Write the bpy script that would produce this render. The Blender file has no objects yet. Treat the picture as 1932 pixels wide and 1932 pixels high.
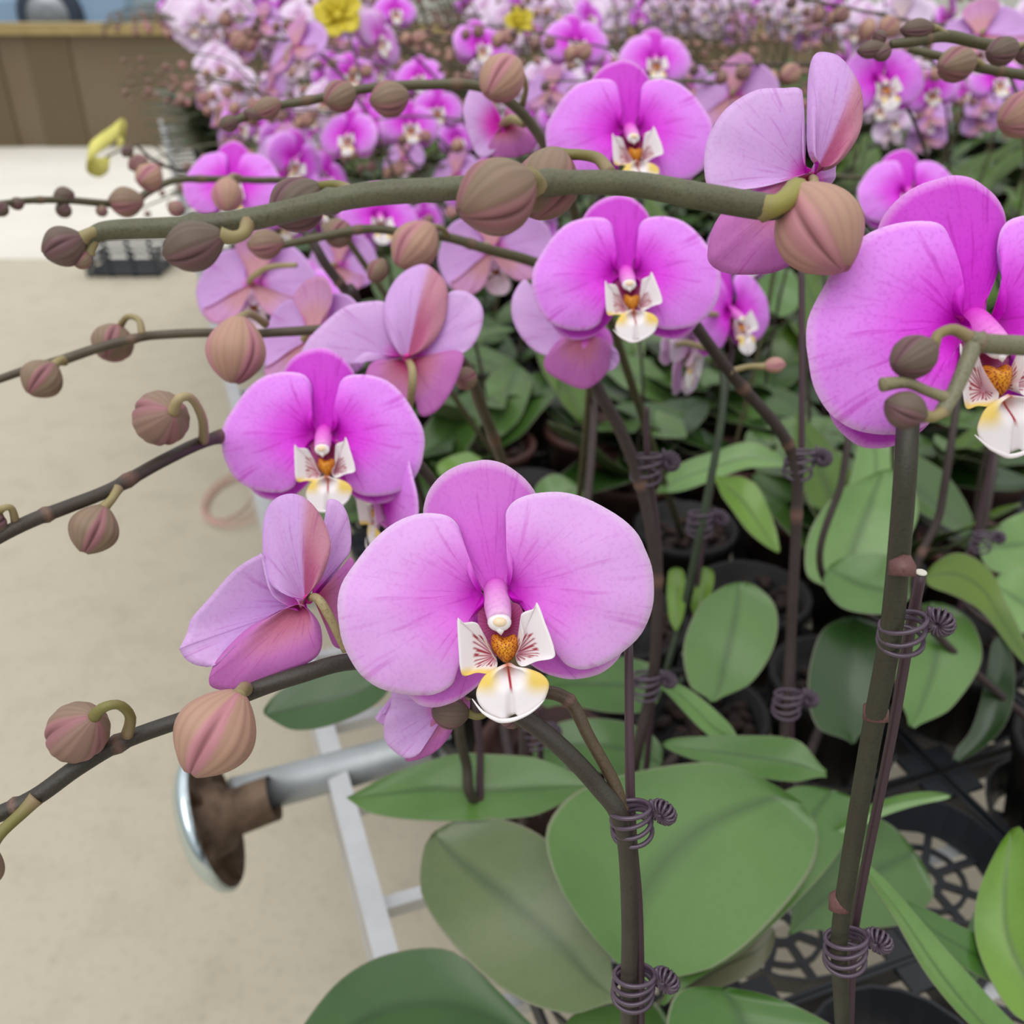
import bpy, math, random
from mathutils import Vector, Matrix
R0 = random.Random(11)
C = bpy.context.scene.collection
S = bpy.context.scene
PI = math.pi

# ------------------------------------------------------------------ camera
CAMZ = 1.40
FPX = 1800.0
PITCH = math.radians(30)
cd = bpy.data.cameras.new('camera'); cam = bpy.data.objects.new('camera', cd); C.objects.link(cam)
cam.location = (0, 0, CAMZ); cam.rotation_euler = (PI/2 - PITCH, 0, 0)
cd.sensor_width = 36; cd.lens = FPX/1932*36; cd.clip_start = 0.01; cd.clip_end = 200
cd.dof.use_dof = True; cd.dof.focus_distance = 0.285; cd.dof.aperture_fstop = 13.5
S.camera = cam

# ------------------------------------------------------------------ light
w = bpy.data.worlds.new('overcast'); S.world = w; w.use_nodes = True
nt = w.node_tree; nt.nodes.clear()
o_ = nt.nodes.new('ShaderNodeOutputWorld'); b_ = nt.nodes.new('ShaderNodeBackground')
g_ = nt.nodes.new('ShaderNodeTexCoord'); s_ = nt.nodes.new('ShaderNodeSeparateXYZ'); r_ = nt.nodes.new('ShaderNodeValToRGB')
r_.color_ramp.elements[0].position = 0.0; r_.color_ramp.elements[0].color = (.07, .075, .07, 1)
r_.color_ramp.elements[1].position = 1.0; r_.color_ramp.elements[1].color = (1, 1, 1, 1)
e = r_.color_ramp.elements.new(.5); e.color = (.20, .21, .21, 1)
e = r_.color_ramp.elements.new(.72); e.color = (.62, .63, .64, 1)
m_ = nt.nodes.new('ShaderNodeMath'); m_.operation = 'MULTIPLY_ADD'; m_.inputs[1].default_value = .5; m_.inputs[2].default_value = .5
nt.links.new(g_.outputs['Generated'], s_.inputs[0]); nt.links.new(s_.outputs['Z'], m_.inputs[0]); nt.links.new(m_.outputs[0], r_.inputs[0])
nt.links.new(r_.outputs[0], b_.inputs[0]); nt.links.new(b_.outputs[0], o_.inputs[0]); b_.inputs[1].default_value = 1.45
sd = bpy.data.lights.new('sun', 'SUN'); so = bpy.data.objects.new('sun', sd); C.objects.link(so)
sd.energy = 1.3; sd.angle = math.radians(50); sd.color = (1, .99, .97)
so.rotation_euler = (math.radians(28), math.radians(-14), 0)
S.view_settings.view_transform = 'Standard'; S.view_settings.look = 'None'
S.view_settings.exposure = -0.12; S.view_settings.gamma = 1.0; S.view_settings.use_curve_mapping = False

# ------------------------------------------------------------------ helpers
AX_R = Vector((1, 0, 0)); AX_U = Vector((0, math.sin(PITCH), math.cos(PITCH))); AX_F = Vector((0, math.cos(PITCH), -math.sin(PITCH)))
CAM = Vector((0, 0, CAMZ))
def ray(px, py): return AX_F + AX_R*((px-966)/FPX) - AX_U*((py-966)/FPX)
def P(px, py, d): return CAM + ray(px, py)*d
def lin(c): return tuple((v/255/12.92 if v/255 <= .04045 else ((v/255+.055)/1.055)**2.4) for v in c)
def mix(a, b, t):
    t = max(0, min(1, t)); return tuple(x+(y-x)*t for x, y in zip(a, b))
def sm(a, b, x):
    t = max(0, min(1, (x-a)/(b-a))); return t*t*(3-2*t)
def cr(pts, n, closed=False):
    pts = [tuple(p) for p in pts]; out = []; N = len(pts); segs = N if closed else N-1
    for k in range(n):
        f = k/n*segs if closed else k/(n-1)*segs
        i = min(int(f), segs-1); t = f-i
        g = (lambda j: pts[j % N]) if closed else (lambda j: pts[max(0, min(N-1, j))])
        a, b, c, d = g(i-1), g(i), g(i+1), g(i+2)
        out.append(tuple(.5*((2*q)+(-p+r)*t+(2*p-5*q+4*r-s)*t*t+(-p+3*q-3*r+s)*t**3) for p, q, r, s in zip(a, b, c, d)))
    return out

class MB:
    def __init__(s): s.v = []; s.f = []; s.m = []; s.c = []; s.uv = []
    def vert(s, p, c=(1, 1, 1)):
        s.v.append(tuple(p)); s.c.append(tuple(c[:3])); return len(s.v)-1
    def face(s, idx, uv=None, m=0):
        s.f.append(tuple(idx)); s.m.append(m); s.uv.append(uv or [(0, 0)]*len(idx))
    def add(s, o, M=None):
        k = len(s.v)
        for p, c in zip(o.v, o.c): s.v.append(tuple(M @ Vector(p)) if M else p); s.c.append(c)
        for f, m, u in zip(o.f, o.m, o.uv): s.f.append(tuple(i+k for i in f)); s.m.append(m); s.uv.append(u)
    def mesh(s, name, mats, smooth=True):
        me = bpy.data.meshes.new(name); me.from_pydata(s.v, [], s.f)
        for m in (mats if isinstance(mats, (list, tuple)) else [mats]): me.materials.append(m)
        me.polygons.foreach_set('material_index', s.m)
        me.polygons.foreach_set('use_smooth', [smooth]*len(s.f))
        ca = me.color_attributes.new('Col', 'FLOAT_COLOR', 'POINT')
        ca.data.foreach_set('color', [x for c in s.c for x in (*c, 1)])
        ul = me.uv_layers.new(name='UVMap')
        ul.data.foreach_set('uv', [x for u in s.uv for q in u for x in q])
        me.update(); return me

def ob(name, data, parent=None, loc=None, M=None):
    o = bpy.data.objects.new(name, data); C.objects.link(o)
    if parent: o.parent = parent
    if M is not None: o.matrix_basis = M
    elif loc is not None: o.location = loc
    return o
def tag(o, label=None, cat=None, group=None, kind=None):
    for k, v in (('label', label), ('category', cat), ('group', group), ('kind', kind)):
        if v: o[k] = v
    return o
def thing(name, loc, label, cat, group=None):
    return tag(ob(name, None, loc=loc), label, cat, group)

def box(mb, c, s, M=None, col=(1, 1, 1)):
    k = MB(); x, y, z = (a/2 for a in s)
    for p in [(-x,-y,-z),(x,-y,-z),(x,y,-z),(-x,y,-z),(-x,-y,z),(x,-y,z),(x,y,z),(-x,y,z)]:
        k.vert(Vector(p)+Vector(c), col)
    for f in [(0,3,2,1),(4,5,6,7),(0,1,5,4),(1,2,6,5),(2,3,7,6),(3,0,4,7)]: k.face(f)
    mb.add(k, M)

def tube(mb, pts, rad, seg=12, col=(1, 1, 1), caps=True, cols=None, wob=0):
    pts = [Vector(p) for p in pts]; n = len(pts); fr = []
    t0 = (pts[1]-pts[0]).normalized(); a = Vector((0, 0, 1)) if abs(t0.z) < .9 else Vector((1, 0, 0))
    nrm = t0.cross(a).normalized()
    rings = []; L = 0
    for i, p in enumerate(pts):
        t = (pts[min(i+1, n-1)]-pts[max(i-1, 0)]).normalized()
        nrm = (nrm - t*nrm.dot(t)).normalized(); bn = t.cross(nrm)
        r = rad[i] if isinstance(rad, (list, tuple)) else rad
        if i: L += (p-pts[i-1]).length
        c = cols[i] if cols else col
        rings.append([mb.vert(p+(nrm*math.cos(2*PI*k/seg)+bn*math.sin(2*PI*k/seg))*r*(1+wob*math.sin(3*2*PI*k/seg+i)), c) for k in range(seg)])
        fr.append(L)
    for i in range(n-1):
        for k in range(seg):
            k2 = (k+1) % seg
            mb.face((rings[i][k], rings[i][k2], rings[i+1][k2], rings[i+1][k]),
                    [(k/seg, fr[i]*50), ((k+1)/seg, fr[i]*50), ((k+1)/seg, fr[i+1]*50), (k/seg, fr[i+1]*50)])
    if caps: mb.face(rings[0][::-1]); mb.face(rings[-1])

def ellipsoid(mb, c, r, col=(1, 1, 1), seg=16, M=None):
    k = MB(); rings = []
    for i in range(1, seg//2):
        a = PI*i/(seg//2)
        rings.append([k.vert((c[0]+r[0]*math.sin(a)*math.cos(2*PI*j/seg), c[1]+r[1]*math.sin(a)*math.sin(2*PI*j/seg), c[2]+r[2]*math.cos(a)), col) for j in range(seg)])
    t = k.vert((c[0], c[1], c[2]+r[2]), col); b = k.vert((c[0], c[1], c[2]-r[2]), col)
    for j in range(seg):
        j2 = (j+1) % seg; k.face((t, rings[0][j], rings[0][j2])); k.face((b, rings[-1][j2], rings[-1][j]))
        for i in range(len(rings)-1): k.face((rings[i][j], rings[i+1][j], rings[i+1][j2], rings[i][j2]))
    mb.add(k, M)

def lathe(mb, prof, seg=24, col=(1, 1, 1), M=None, m=0):
    k = MB(); rr = [[k.vert((r*math.cos(2*PI*j/seg), r*math.sin(2*PI*j/seg), z), col) for j in range(seg)] for r, z in prof]
    for i in range(len(prof)-1):
        for j in range(seg):
            j2 = (j+1) % seg; k.face((rr[i][j], rr[i][j2], rr[i+1][j2], rr[i+1][j]), m=m)
    mb.add(k, M)

# ------------------------------------------------------------------ materials
def mat(name, base=(.8, .8, .8), rough=.5, metal=0, attr=False, noise=None, trans=0, veins=0, sat=1, val=1, gam=1, bump=0, bscale=300, spec=.5, coat=0, coords='Object'):
    m = bpy.data.materials.new(name); m.use_nodes = True; nt = m.node_tree; N = nt.nodes; L = nt.links
    b = N['Principled BSDF']; out = N['Material Output']
    b.inputs['Roughness'].default_value = rough; b.inputs['Metallic'].default_value = metal
    b.inputs['Specular IOR Level'].default_value = spec; b.inputs['Coat Weight'].default_value = coat
    tc = N.new('ShaderNodeTexCoord')
    if attr:
        a = N.new('ShaderNodeAttribute'); a.attribute_name = 'Col'; col = a.outputs['Color']
    else:
        a = N.new('ShaderNodeRGB'); a.outputs[0].default_value = (*base, 1); col = a.outputs[0]
    def mul(col, fac, dark):
        mx = N.new('ShaderNodeMix'); mx.data_type = 'RGBA'; mx.blend_type = 'MULTIPLY'
        L.new(fac, mx.inputs[0]); L.new(col, mx.inputs[6]); mx.inputs[7].default_value = (*dark, 1); return mx.outputs[2]
    def ramp(val, a0, a1):
        mr = N.new('ShaderNodeMapRange'); L.new(val, mr.inputs[0]); mr.inputs[1].default_value = a0; mr.inputs[2].default_value = a1; return mr.outputs[0]
    if veins:
        mp = N.new('ShaderNodeMapping'); mp.inputs['Scale'].default_value = (1.6, 46, 1)
        L.new(tc.outputs['UV'], mp.inputs[0]); nz = N.new('ShaderNodeTexNoise'); nz.inputs['Scale'].default_value = 1; nz.inputs['Detail'].default_value = 2; nz.inputs['Distortion'].default_value = .35
        L.new(mp.outputs[0], nz.inputs[0]); f = ramp(nz.outputs[0], .55, .68)
        mm = N.new('ShaderNodeMath'); mm.operation = 'MULTIPLY'; L.new(f, mm.inputs[0]); mm.inputs[1].default_value = veins
        col = mul(col, mm.outputs[0], (.78, .35, .72))
        n2 = N.new('ShaderNodeTexNoise'); n2.inputs['Scale'].default_value = 900; n2.inputs['Detail'].default_value = 3; L.new(tc.outputs['Object'], n2.inputs[0])
        col = mul(col, ramp(n2.outputs[0], .5, .9), (.88, .72, .88))
    if noise:
        for sc, a0, a1, dark in noise:
            nz = N.new('ShaderNodeTexNoise'); nz.inputs['Scale'].default_value = sc; nz.inputs['Detail'].default_value = 5
            L.new(tc.outputs[coords], nz.inputs[0]); col = mul(col, ramp(nz.outputs[0], a0, a1), dark)
    if sat != 1 or val != 1:
        h = N.new('ShaderNodeHueSaturation'); h.inputs['Saturation'].default_value = sat; h.inputs['Value'].default_value = val; L.new(col, h.inputs['Color']); col = h.outputs[0]
    if gam != 1:
        g = N.new('ShaderNodeGamma'); g.inputs[1].default_value = gam; L.new(col, g.inputs[0]); col = g.outputs[0]
    L.new(col, b.inputs['Base Color'])
    if bump:
        bz = N.new('ShaderNodeTexNoise'); bz.inputs['Scale'].default_value = bscale; bz.inputs['Detail'].default_value = 4
        L.new(tc.outputs['Object'], bz.inputs[0]); bp = N.new('ShaderNodeBump'); bp.inputs['Strength'].default_value = bump; bp.inputs['Distance'].default_value = .002
        L.new(bz.outputs[0], bp.inputs['Height']); L.new(bp.outputs[0], b.inputs['Normal'])
    if trans:
        t = N.new('ShaderNodeBsdfTranslucent'); L.new(col, t.inputs[0]); x = N.new('ShaderNodeMixShader'); x.inputs[0].default_value = trans
        L.new(b.outputs[0], x.inputs[1]); L.new(t.outputs[0], x.inputs[2]); L.new(x.outputs[0], out.inputs[0])
    return m
M_PETAL = mat('petal_pale', rough=.55, attr=True, veins=.45, trans=.22, spec=.25)
M_DEEP = mat('petal_deep', rough=.55, attr=True, veins=.45, trans=.22, spec=.25, gam=1.6, val=1.06, sat=1.06)
M_LILAC = mat('petal_lilac', rough=.6, attr=True, trans=.2, sat=.45, val=1.05, spec=.2)
M_LIP = mat('lip', rough=.4, attr=True, trans=.12, spec=.4)
M_BUD = mat('bud_skin', rough=.55, attr=True, spec=.3, noise=[(700, .45, .8, (.86, .78, .78))])
M_STEM = mat('stem_skin', rough=.5, attr=True, noise=[(1500, .5, .75, (.55, .55, .5)), (90, .4, .7, (.8, .75, .75))], bump=.12, bscale=1200, spec=.5)
M_STAKE = mat('stake_plastic', lin((72, 52, 60)), .45)
M_TIE = mat('tie_wire', lin((78, 62, 78)), .35, spec=.7)
M_LEAF = mat('leaf', rough=.30, attr=True, trans=.05, spec=.5, coat=.08, noise=[(9, .42, .68, (.60, .74, .50)), (260, .5, .8, (.88, .92, .86))])
M_POT = mat('pot_plastic', lin((22, 20, 20)), .55, spec=.3)
M_TERRA = mat('terracotta_plastic', lin((66, 38, 32)), .6)
M_BARK = mat('bark', lin((50, 34, 26)), .9, noise=[(90, .35, .65, (.25, .22, .2))], bump=.8, bscale=120)
M_TRAY = mat('tray_plastic', lin((24, 27, 34)), .5)
M_ALU = mat('aluminium', lin((196, 198, 200)), .35, metal=.55, noise=[(30, .4, .8, (.85, .85, .85))])
M_GALV = mat('galvanised_pipe', lin((165, 170, 172)), .42, metal=.5, noise=[(25, .4, .7, (.8, .8, .8))])
M_CHROME = mat('chrome', lin((205, 220, 225)), .16, metal=1)
M_RUST = mat('rusty_steel', lin((112, 92, 74)), .7, metal=.3, noise=[(60, .35, .7, (.4, .36, .3))])
M_FLOOR = mat('concrete', lin((188, 179, 160)), .85, noise=[(1.3, .45, .75, (.93, .93, .92)), (9, .48, .72, (.91, .90, .90)), (60, .5, .8, (.86, .86, .86))], bump=.25, bscale=90)
M_APRON = mat('pale_concrete', lin((220, 216, 206)), .85, noise=[(2, .45, .7, (.94, .93, .92))])
M_ROOT = mat('aerial_root', lin((160, 158, 140)), .6)

# ------------------------------------------------------------------ flower shapes (traced units, 1 unit = 0.0523 mm)
U = .05234e-3
def V2(p): return ((p[0]-1000)*U, (830-p[1])*U)
LP = [(925,800),(870,750),(822,660),(808,560),(806,470),(780,410),(730,372),(650,358),(570,362),(480,390),(390,445),(300,530),(215,640),(150,740),(127,840),(133,950),(150,1060),(190,1160),(250,1250),(340,1320),(440,1355),(540,1370),(640,1368),(720,1335),(770,1285),(780,1210),(782,1120),(805,1040),(870,940),(940,870)]
RP = [(1065,770),(1095,700),(1105,600),(1085,500),(1060,430),(1054,360),(1090,300),(1160,262),(1260,243),(1370,242),(1480,268),(1590,320),(1700,390),(1780,470),(1825,560),(1860,650),(1872,750),(1868,860),(1840,960),(1790,1050),(1700,1130),(1600,1190),(1500,1220),(1430,1215),(1370,1180),(1340,1110),(1315,1040),(1270,960),(1200,885),(1090,850)]
DS = [(1000,830),(930,800),(860,720),(800,620),(720,540),(630,460),(582,370),(600,260),(650,180),(720,120),(800,82),(880,66),(950,60),(1040,80),(1120,130),(1180,185),(1228,260),(1232,350),(1190,440),(1140,530),(1105,620),(1090,720),(1060,790)]
LSL = [(980,860),(860,930),(720,1130),(560,1280),(465,1355),(500,1400),(560,1445),(650,1462),(740,1440),(820,1400),(900,1335),(960,1260),(1010,1130),(1010,960)]
LSR = [(1020,860),(1100,900),(1250,960),(1450,1050),(1620,1110),(1710,1118),(1695,1180),(1640,1240),(1560,1285),(1470,1302),(1370,1295),(1260,1260),(1150,1180),(1060,1060),(1010,960)]
SLL = [(990,1130),(960,1080),(930,1020),(912,960),(880,940),(825,940),(800,915),(800,1000),(806,1100),(812,1180),(832,1225),(900,1214),(960,1220),(1000,1200),(1010,1160)]
SLR = [(1110,1120),(1135,1070),(1152,1010),(1140,960),(1135,910),(1155,888),(1205,868),(1220,835),(1240,870),(1265,940),(1292,1010),(1313,1080),(1310,1125),(1225,1148),(1155,1180),(1120,1165)]
ML = [(1062,1165),(1000,1190),(940,1230),(905,1290),(897,1335),(915,1385),(955,1430),(1000,1455),(1045,1468),(1085,1452),(1108,1436),(1132,1455),(1190,1432),(1245,1385),(1275,1330),(1286,1270),(1250,1222),(1180,1192),(1115,1180)]
CA = [(1045,1035),(1000,1016),(975,1035),(980,1095),(1018,1148),(1060,1176),(1100,1142),(1120,1090),(1120,1040),(1095,1018)]
CV = [(925,860),(900,940),(925,1020),(960,1080),(1050,1120),(1130,1060),(1150,980),(1150,900),(1100,850)]
def mirror(t): return [(2000-x, y) for x, y in t][::-1]
LSG = [(x, 830+(y-830)*(1.0+.2*sm(900, 1300, y))) for x, y in LSR]
LPG = [(x+80*sm(430, 740, x)*(1-sm(560, 720, y)), 830+(y-830)*(1.15 if y < 830 else .92)) for x, y in LP]

MAG = lin((206, 10, 200)); ORC = lin((240, 128, 240)); LIL = lin((240, 184, 248)); PAL = lin((248, 222, 252)); DOR = lin((226, 128, 228))
BLIL = lin((222, 178, 236)); BPINK = lin((212, 138, 168)); BTAN = lin((212, 162, 148)); WHITE = lin((250, 244, 246)); YEL = lin((246, 214, 110)); RED = lin((170, 20, 48))

def fan(mb, base, outl, depth, colf, colb, nr=12, no=56, th=.5e-3, cen=None):
    """sheet with a front and a back, spanned from a base point to a traced outline"""
    bx, bz = V2(base); pts = [V2(p) for p in outl]; rim = cr(pts, no, True)
    F = []; B = []
    for i in range(nr+1):
        r = i/nr; rf = []; rb = []
        for k, (x, z) in enumerate(rim if i else [(bx, bz)]*1):
            t = k/no
            px, pz = bx+(x-bx)*r, bz+(z-bz)*r
            y = depth(px, pz, r, t)
            rf.append(mb.vert((px, y, pz), colf(px, pz, r, t)))
            rb.append(mb.vert((px, y+th*(1-.6*r), pz), colb(px, pz, r, t)))
        F.append(rf); B.append(rb)
    for k in range(no):
        k2 = (k+1) % no; a, b = k/no, (k+1)/no
        mb.face((F[0][0], F[1][k2], F[1][k]), [(0, a), (1/nr, b), (1/nr, a)])
        mb.face((B[0][0], B[1][k], B[1][k2]), [(0, a), (1/nr, a), (1/nr, b)])
        for i in range(1, nr):
            u0, u1 = i/nr, (i+1)/nr
            mb.face((F[i][k], F[i][k2], F[i+1][k2], F[i+1][k]), [(u0, a), (u0, b), (u1, b), (u1, a)])
            mb.face((B[i][k2], B[i][k], B[i+1][k], B[i+1][k2]), [(u0, b), (u0, a), (u1, a), (u1, b)])
        mb.face((F[nr][k], F[nr][k2], B[nr][k2], B[nr][k]), [(1, a), (1, b), (1, b), (1, a)])

def wave(t, r, ph, a): return a*r*r*(math.sin(2*PI*3*t+ph)+.5*math.sin(2*PI*7*t+ph*2))
def petal_front(px, pz, r, t):
    rho = math.hypot(px, pz)/45e-3
    c = mix(MAG, ORC, sm(.13, .36, rho+.5*abs(pz)/.03*.3)); c = mix(c, LIL, sm(.25, .82, rho+.25*(abs(pz)/.03)-.05))
    if r > .97: c = mix(c, PAL, .8)
    return c
def sep_front(px, pz, r, t):
    rho = math.hypot(px, pz)/40e-3
    c = mix(lin((236, 110, 236)), DOR, sm(.2, .9, rho))
    if r > .97: c = mix(c, PAL, .7)
    return c
def petal_back(px, pz, r, t):
    rho = math.hypot(px, pz)/45e-3
    return mix(lin((224, 60, 190)), BLIL, sm(.05, .3, rho))
def sep_back(px, pz, r, t):
    rho = math.hypot(px, pz)/40e-3; s = .5+.5*math.sin(2*PI*t*12)
    c = mix(lin((208, 84, 150)), mix(BPINK, BLIL, .35), sm(.03, .22, rho)); return mix(c, mix(BTAN, BLIL, sm(.4, .9, rho)), .55*(1-sm(.5, 1, r))+.15*s)

def flower_parts(style, lo=False):
    """returns dict part -> mesh. style: open / main / cup"""
    cup = {'main': 0, 'open': .0, 'cup': 9e-3, 'bell': 20e-3}[style]
    nr, no = (5, 26) if lo else (14, 80)
    def bend(px, pz): return -cup*(math.hypot(px, pz)/40e-3)**2
    lp = LP if style == 'main' else LPG; rp = RP if style == 'main' else mirror(LPG)
    out = {}
    def mk(key, base, o, dep, cf, cb, mt, th=.5e-3, n2=None, o2=None):
        mb = MB(); fan(mb, base, o, lambda x, z, r, t: dep(x, z, r, t)+bend(x, z), cf, cb, nr if n2 is None or lo else n2, no, th); out.setdefault(key, []).append((mb, mt))
    pd = lambda s: (lambda x, z, r, t: -1e-3-5.5e-3*math.sin(PI*.78*r)*(1-.25*abs(z)/.03)+wave(t, r, s, .7e-3)+2.2e-3*r*r)
    mk('petal', (925, 800), lp, pd(1), petal_front, petal_back, 'P')
    mk('petal', (1065, 770) if style == 'main' else (1075, 800), rp, pd(2.4), petal_front, petal_back, 'P')
    mk('sepal', (1000, 840), DS, lambda x, z, r, t: 2.0e-3+wave(t, r, .5, .5e-3)-2.5e-3*math.sin(PI*r)-3e-3*math.exp(-(x/2e-3)**2)*0+5e-3*(x/.015)**2*r*.5, sep_front, sep_back, 'P')
    mk('sepal', (985, 870), LSL if style == 'main' else mirror(LSG), lambda x, z, r, t: 3.0e-3+3e-3*r+wave(t, r, 2, .6e-3), sep_front, sep_back, 'P')
    mk('sepal', (1015, 870), LSR if style == 'main' else LSG, lambda x, z, r, t: 3.0e-3+3e-3*r+wave(t, r, 4, .6e-3), sep_front, sep_back, 'P')
    # lip: wings, throat, mid lobe
    def wcol(x, z, r, t):
        c = mix(lin((238, 190, 205)), WHITE, sm(.15, .5, r))
        st = math.sin(2*PI*t*24+2*r)
        if r < .60 and .14 < r and st > .25 and z < -9.5e-3: c = mix(c, RED, .95)
        zz = z/U
        if zz < -340: c = mix(c, YEL, sm(-340, -385, zz)*sm(.5, .85, r))
        return c
    wb = lambda x, z, r, t: mix(WHITE, lin((240, 200, 225)), .5)
    mk('lip', (1000, 1140), SLL, lambda x, z, r, t: -4.2e-3-6e-3*r-3e-3*sm(-.004, -.012, x), wcol, wb, 'L', .5e-3)
    mk('lip', (1105, 1130), SLR, lambda x, z, r, t: -4.2e-3-6e-3*r-3e-3*sm(.008, .016, x), wcol, wb, 'L', .5e-3)
    def mcol(x, z, r, t):
        xx = x/U+1000; zz = 830-z/U
        c = WHITE; ax = 1062+(zz-1165)*.16
        sh = sm(40, 130, abs(xx-1085))*(1-sm(1250, 1360, zz)); c = mix(c, YEL, sh*1.1)
        c = mix(c, RED, (1-sm(3, 11, abs(xx-ax)))*(1-sm(1290, 1330, zz)))
        c = mix(c, lin((225, 120, 70)), (1-sm(5, 45, abs(xx-ax)))*(1-sm(1185, 1250, zz))*.7)
        return c
    mk('lip', (1065, 1185), ML, lambda x, z, r, t: -7e-3-5.0e-3*sm(0, .5, r)+1.5e-3*r*r+2.4e-3*math.exp(-((x-4.3e-3)/1.0e-3)**2)*r, mcol, wb, 'L', .6e-3)
    mk('lip', (1030, 980), CV, lambda x, z, r, t: -1.0e-3-2.5e-3*r, lambda x, z, r, t: mix(lin((150, 20, 80)), lin((190, 90, 150)), sm(.3, .9, r)+.35*math.sin(t*2*PI*30)*(r > .5)), wb, 'L', .4e-3)
    # callus: raised heart with dark speckles
    def ccol(x, z, r, t):
        a, b = x/.55e-3, z/.55e-3
        s = math.sin(a*3.1+1.3*math.sin(b*2.2))*math.sin(b*2.9+1.1*math.sin(a*1.7))
        return lin((140, 40, 20)) if s > .33 else mix(lin((238, 166, 40)), lin((206, 96, 30)), r*.5)
    mk('callus', (1050, 1080), CA, lambda x, z, r, t: -6.0e-3-3.8e-3*math.cos(PI/2*r)**.6, ccol, ccol, 'L', 1e-3)
    # column
    mb = MB(); q = [(0, 1.5e-3, 3.4e-3), (.1e-3, -1e-3, 1.8e-3), (.4e-3, -4e-3, -.8e-3), (.8e-3, -7.5e-3, -3.6e-3), (1.1e-3, -9.5e-3, -5.4e-3)]
    path = cr(q, 5 if lo else 14); n = len(path)
    tube(mb, path, [2.9e-3+.9e-3*math.sin(PI*(i/(n-1))**.8)+.3e-3*(i/(n-1)) for i in range(n)], 8 if lo else 18, cols=[mix(lin((235, 90, 225)), lin((246, 200, 240)), i/(n-1)) for i in range(n)])
    out['column'] = [(mb, 'P')]
    mb = MB(); ellipsoid(mb, (1.1e-3, -9.9e-3, -5.9e-3), (3.4e-3, 2.6e-3, 2.7e-3), WHITE, 8 if lo else 18)
    ellipsoid(mb, (1.2e-3, -11.5e-3, -5.7e-3), (2.1e-3, 1.6e-3, 1.5e-3), lin((250, 226, 190)), 8 if lo else 16)
    tube(mb, [(1.2e-3, -10.5e-3, -7.6e-3), (1.5e-3, -10.6e-3, -8.6e-3), (1.6e-3, -10.4e-3, -9.5e-3)], [1.5e-3, .9e-3, .1e-3], 8, WHITE)
    out['anther_cap'] = [(mb, 'L')]
    if not lo:
        mb = MB()
        tube(mb, cr([( -6.5e-3,-11e-3,-27.3e-3),(-3.6e-3,-12.3e-3,-30.6e-3),(0,-12.3e-3,-32.7e-3),(2.2e-3,-11.6e-3,-33.3e-3),(5.6e-3,-11.4e-3,-32.8e-3),(10e-3,-12.2e-3,-30.6e-3),(13.6e-3,-11.2e-3,-27.6e-3)], 24), [.12e-3+.55e-3*math.sin(PI*i/23) for i in range(24)], 8, WHITE)
        out['lip'].append((mb, 'L'))
    return out
FM = {}
def flower_meshes(style, tone, lo=False):
    key = (style, tone, lo)
    if key in FM: return FM[key]
    MP = {'pale': M_PETAL, 'deep': M_DEEP, 'lilac': M_LILAC}[tone]; res = []
    parts = flower_parts(style, lo)
    if lo:
        mb = MB()
        for l in parts.values():
            for k, mt in l:
                if mt == 'L': k.m = [1]*len(k.f)
                mb.add(k)
        tube(mb, cr([(0, 2e-3, 0), (0, 10e-3, -3e-3), (3e-3, 16e-3, -14e-3), (5e-3, 14e-3, -28e-3)], 7), 1.4e-3, 6, lin((190, 170, 130)))
        FM[key] = mb.mesh('flower_small', [MP, M_LIP]); return FM[key]
    for key2, l in parts.items():
        if key2 in ('petal', 'sepal'):
            for k, mt in l: res.append((key2, k.mesh(key2, MP)))
        else:
            mb = MB(); [mb.add(k) for k, _ in l]
            res.append((key2, mb.mesh(key2, MP if key2 == 'column' else M_LIP)))
    FM[key] = res; return res

def orient(pos, yaw=0, pitch=0, roll=0, s=1):
    B = Matrix((AX_R, AX_F, AX_U)).transposed()
    Rm = Matrix.Rotation(math.radians(yaw), 3, 'Z') @ Matrix.Rotation(math.radians(pitch), 3, 'X') @ Matrix.Rotation(math.radians(roll), 3, 'Y')
    return Matrix.Translation(pos) @ (B @ Rm).to_4x4() @ Matrix.Diagonal((s, s, s, 1))

STEMC = lin((62, 62, 48)); PEDC = lin((176, 160, 118)); OLIVE = lin((128, 122, 66))
def add_flower(root, pos, yaw=0, pitch=0, roll=0, s=1, style='open', tone='deep', attach=None, lo=False, label=None, parts=None):
    M = orient(pos, yaw, pitch, roll, s); Ml = Matrix.Translation(-root.location) @ M
    if lo:
        f = ob('flower', flower_meshes(style, tone, True), root, M=Ml); return f
    mb = MB(); Mi = M.inverted()
    a = Vector((0, 1.5e-3, -.5e-3)); b = Vector((0, 9e-3, -1e-3))
    if attach is None: e = Vector((4e-3, 16e-3, -26e-3)); mids = [a, b, Vector((1e-3, 14e-3, -8e-3)), e]
    else:
        e = Mi @ Vector(attach); mids = [a, b, b.lerp(e, .45)+Vector((0, 4e-3, 3e-3)), e]
    path = cr(mids, 16)
    tube(mb, path, [1.7e-3+.5e-3*math.sin(i/15*PI) for i in range(16)], 10, cols=[mix(lin((220, 90, 150)), mix(PEDC, OLIVE, .3), sm(0, .25, i/15)) for i in range(16)])
    f = ob('flower', mb.mesh('flower_stalk', M_STEM), root, M=Ml)
    if label: f['label'] = label
    for nm, me in (parts or flower_meshes(style, tone)): ob(nm, me, f)
    return f

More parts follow.
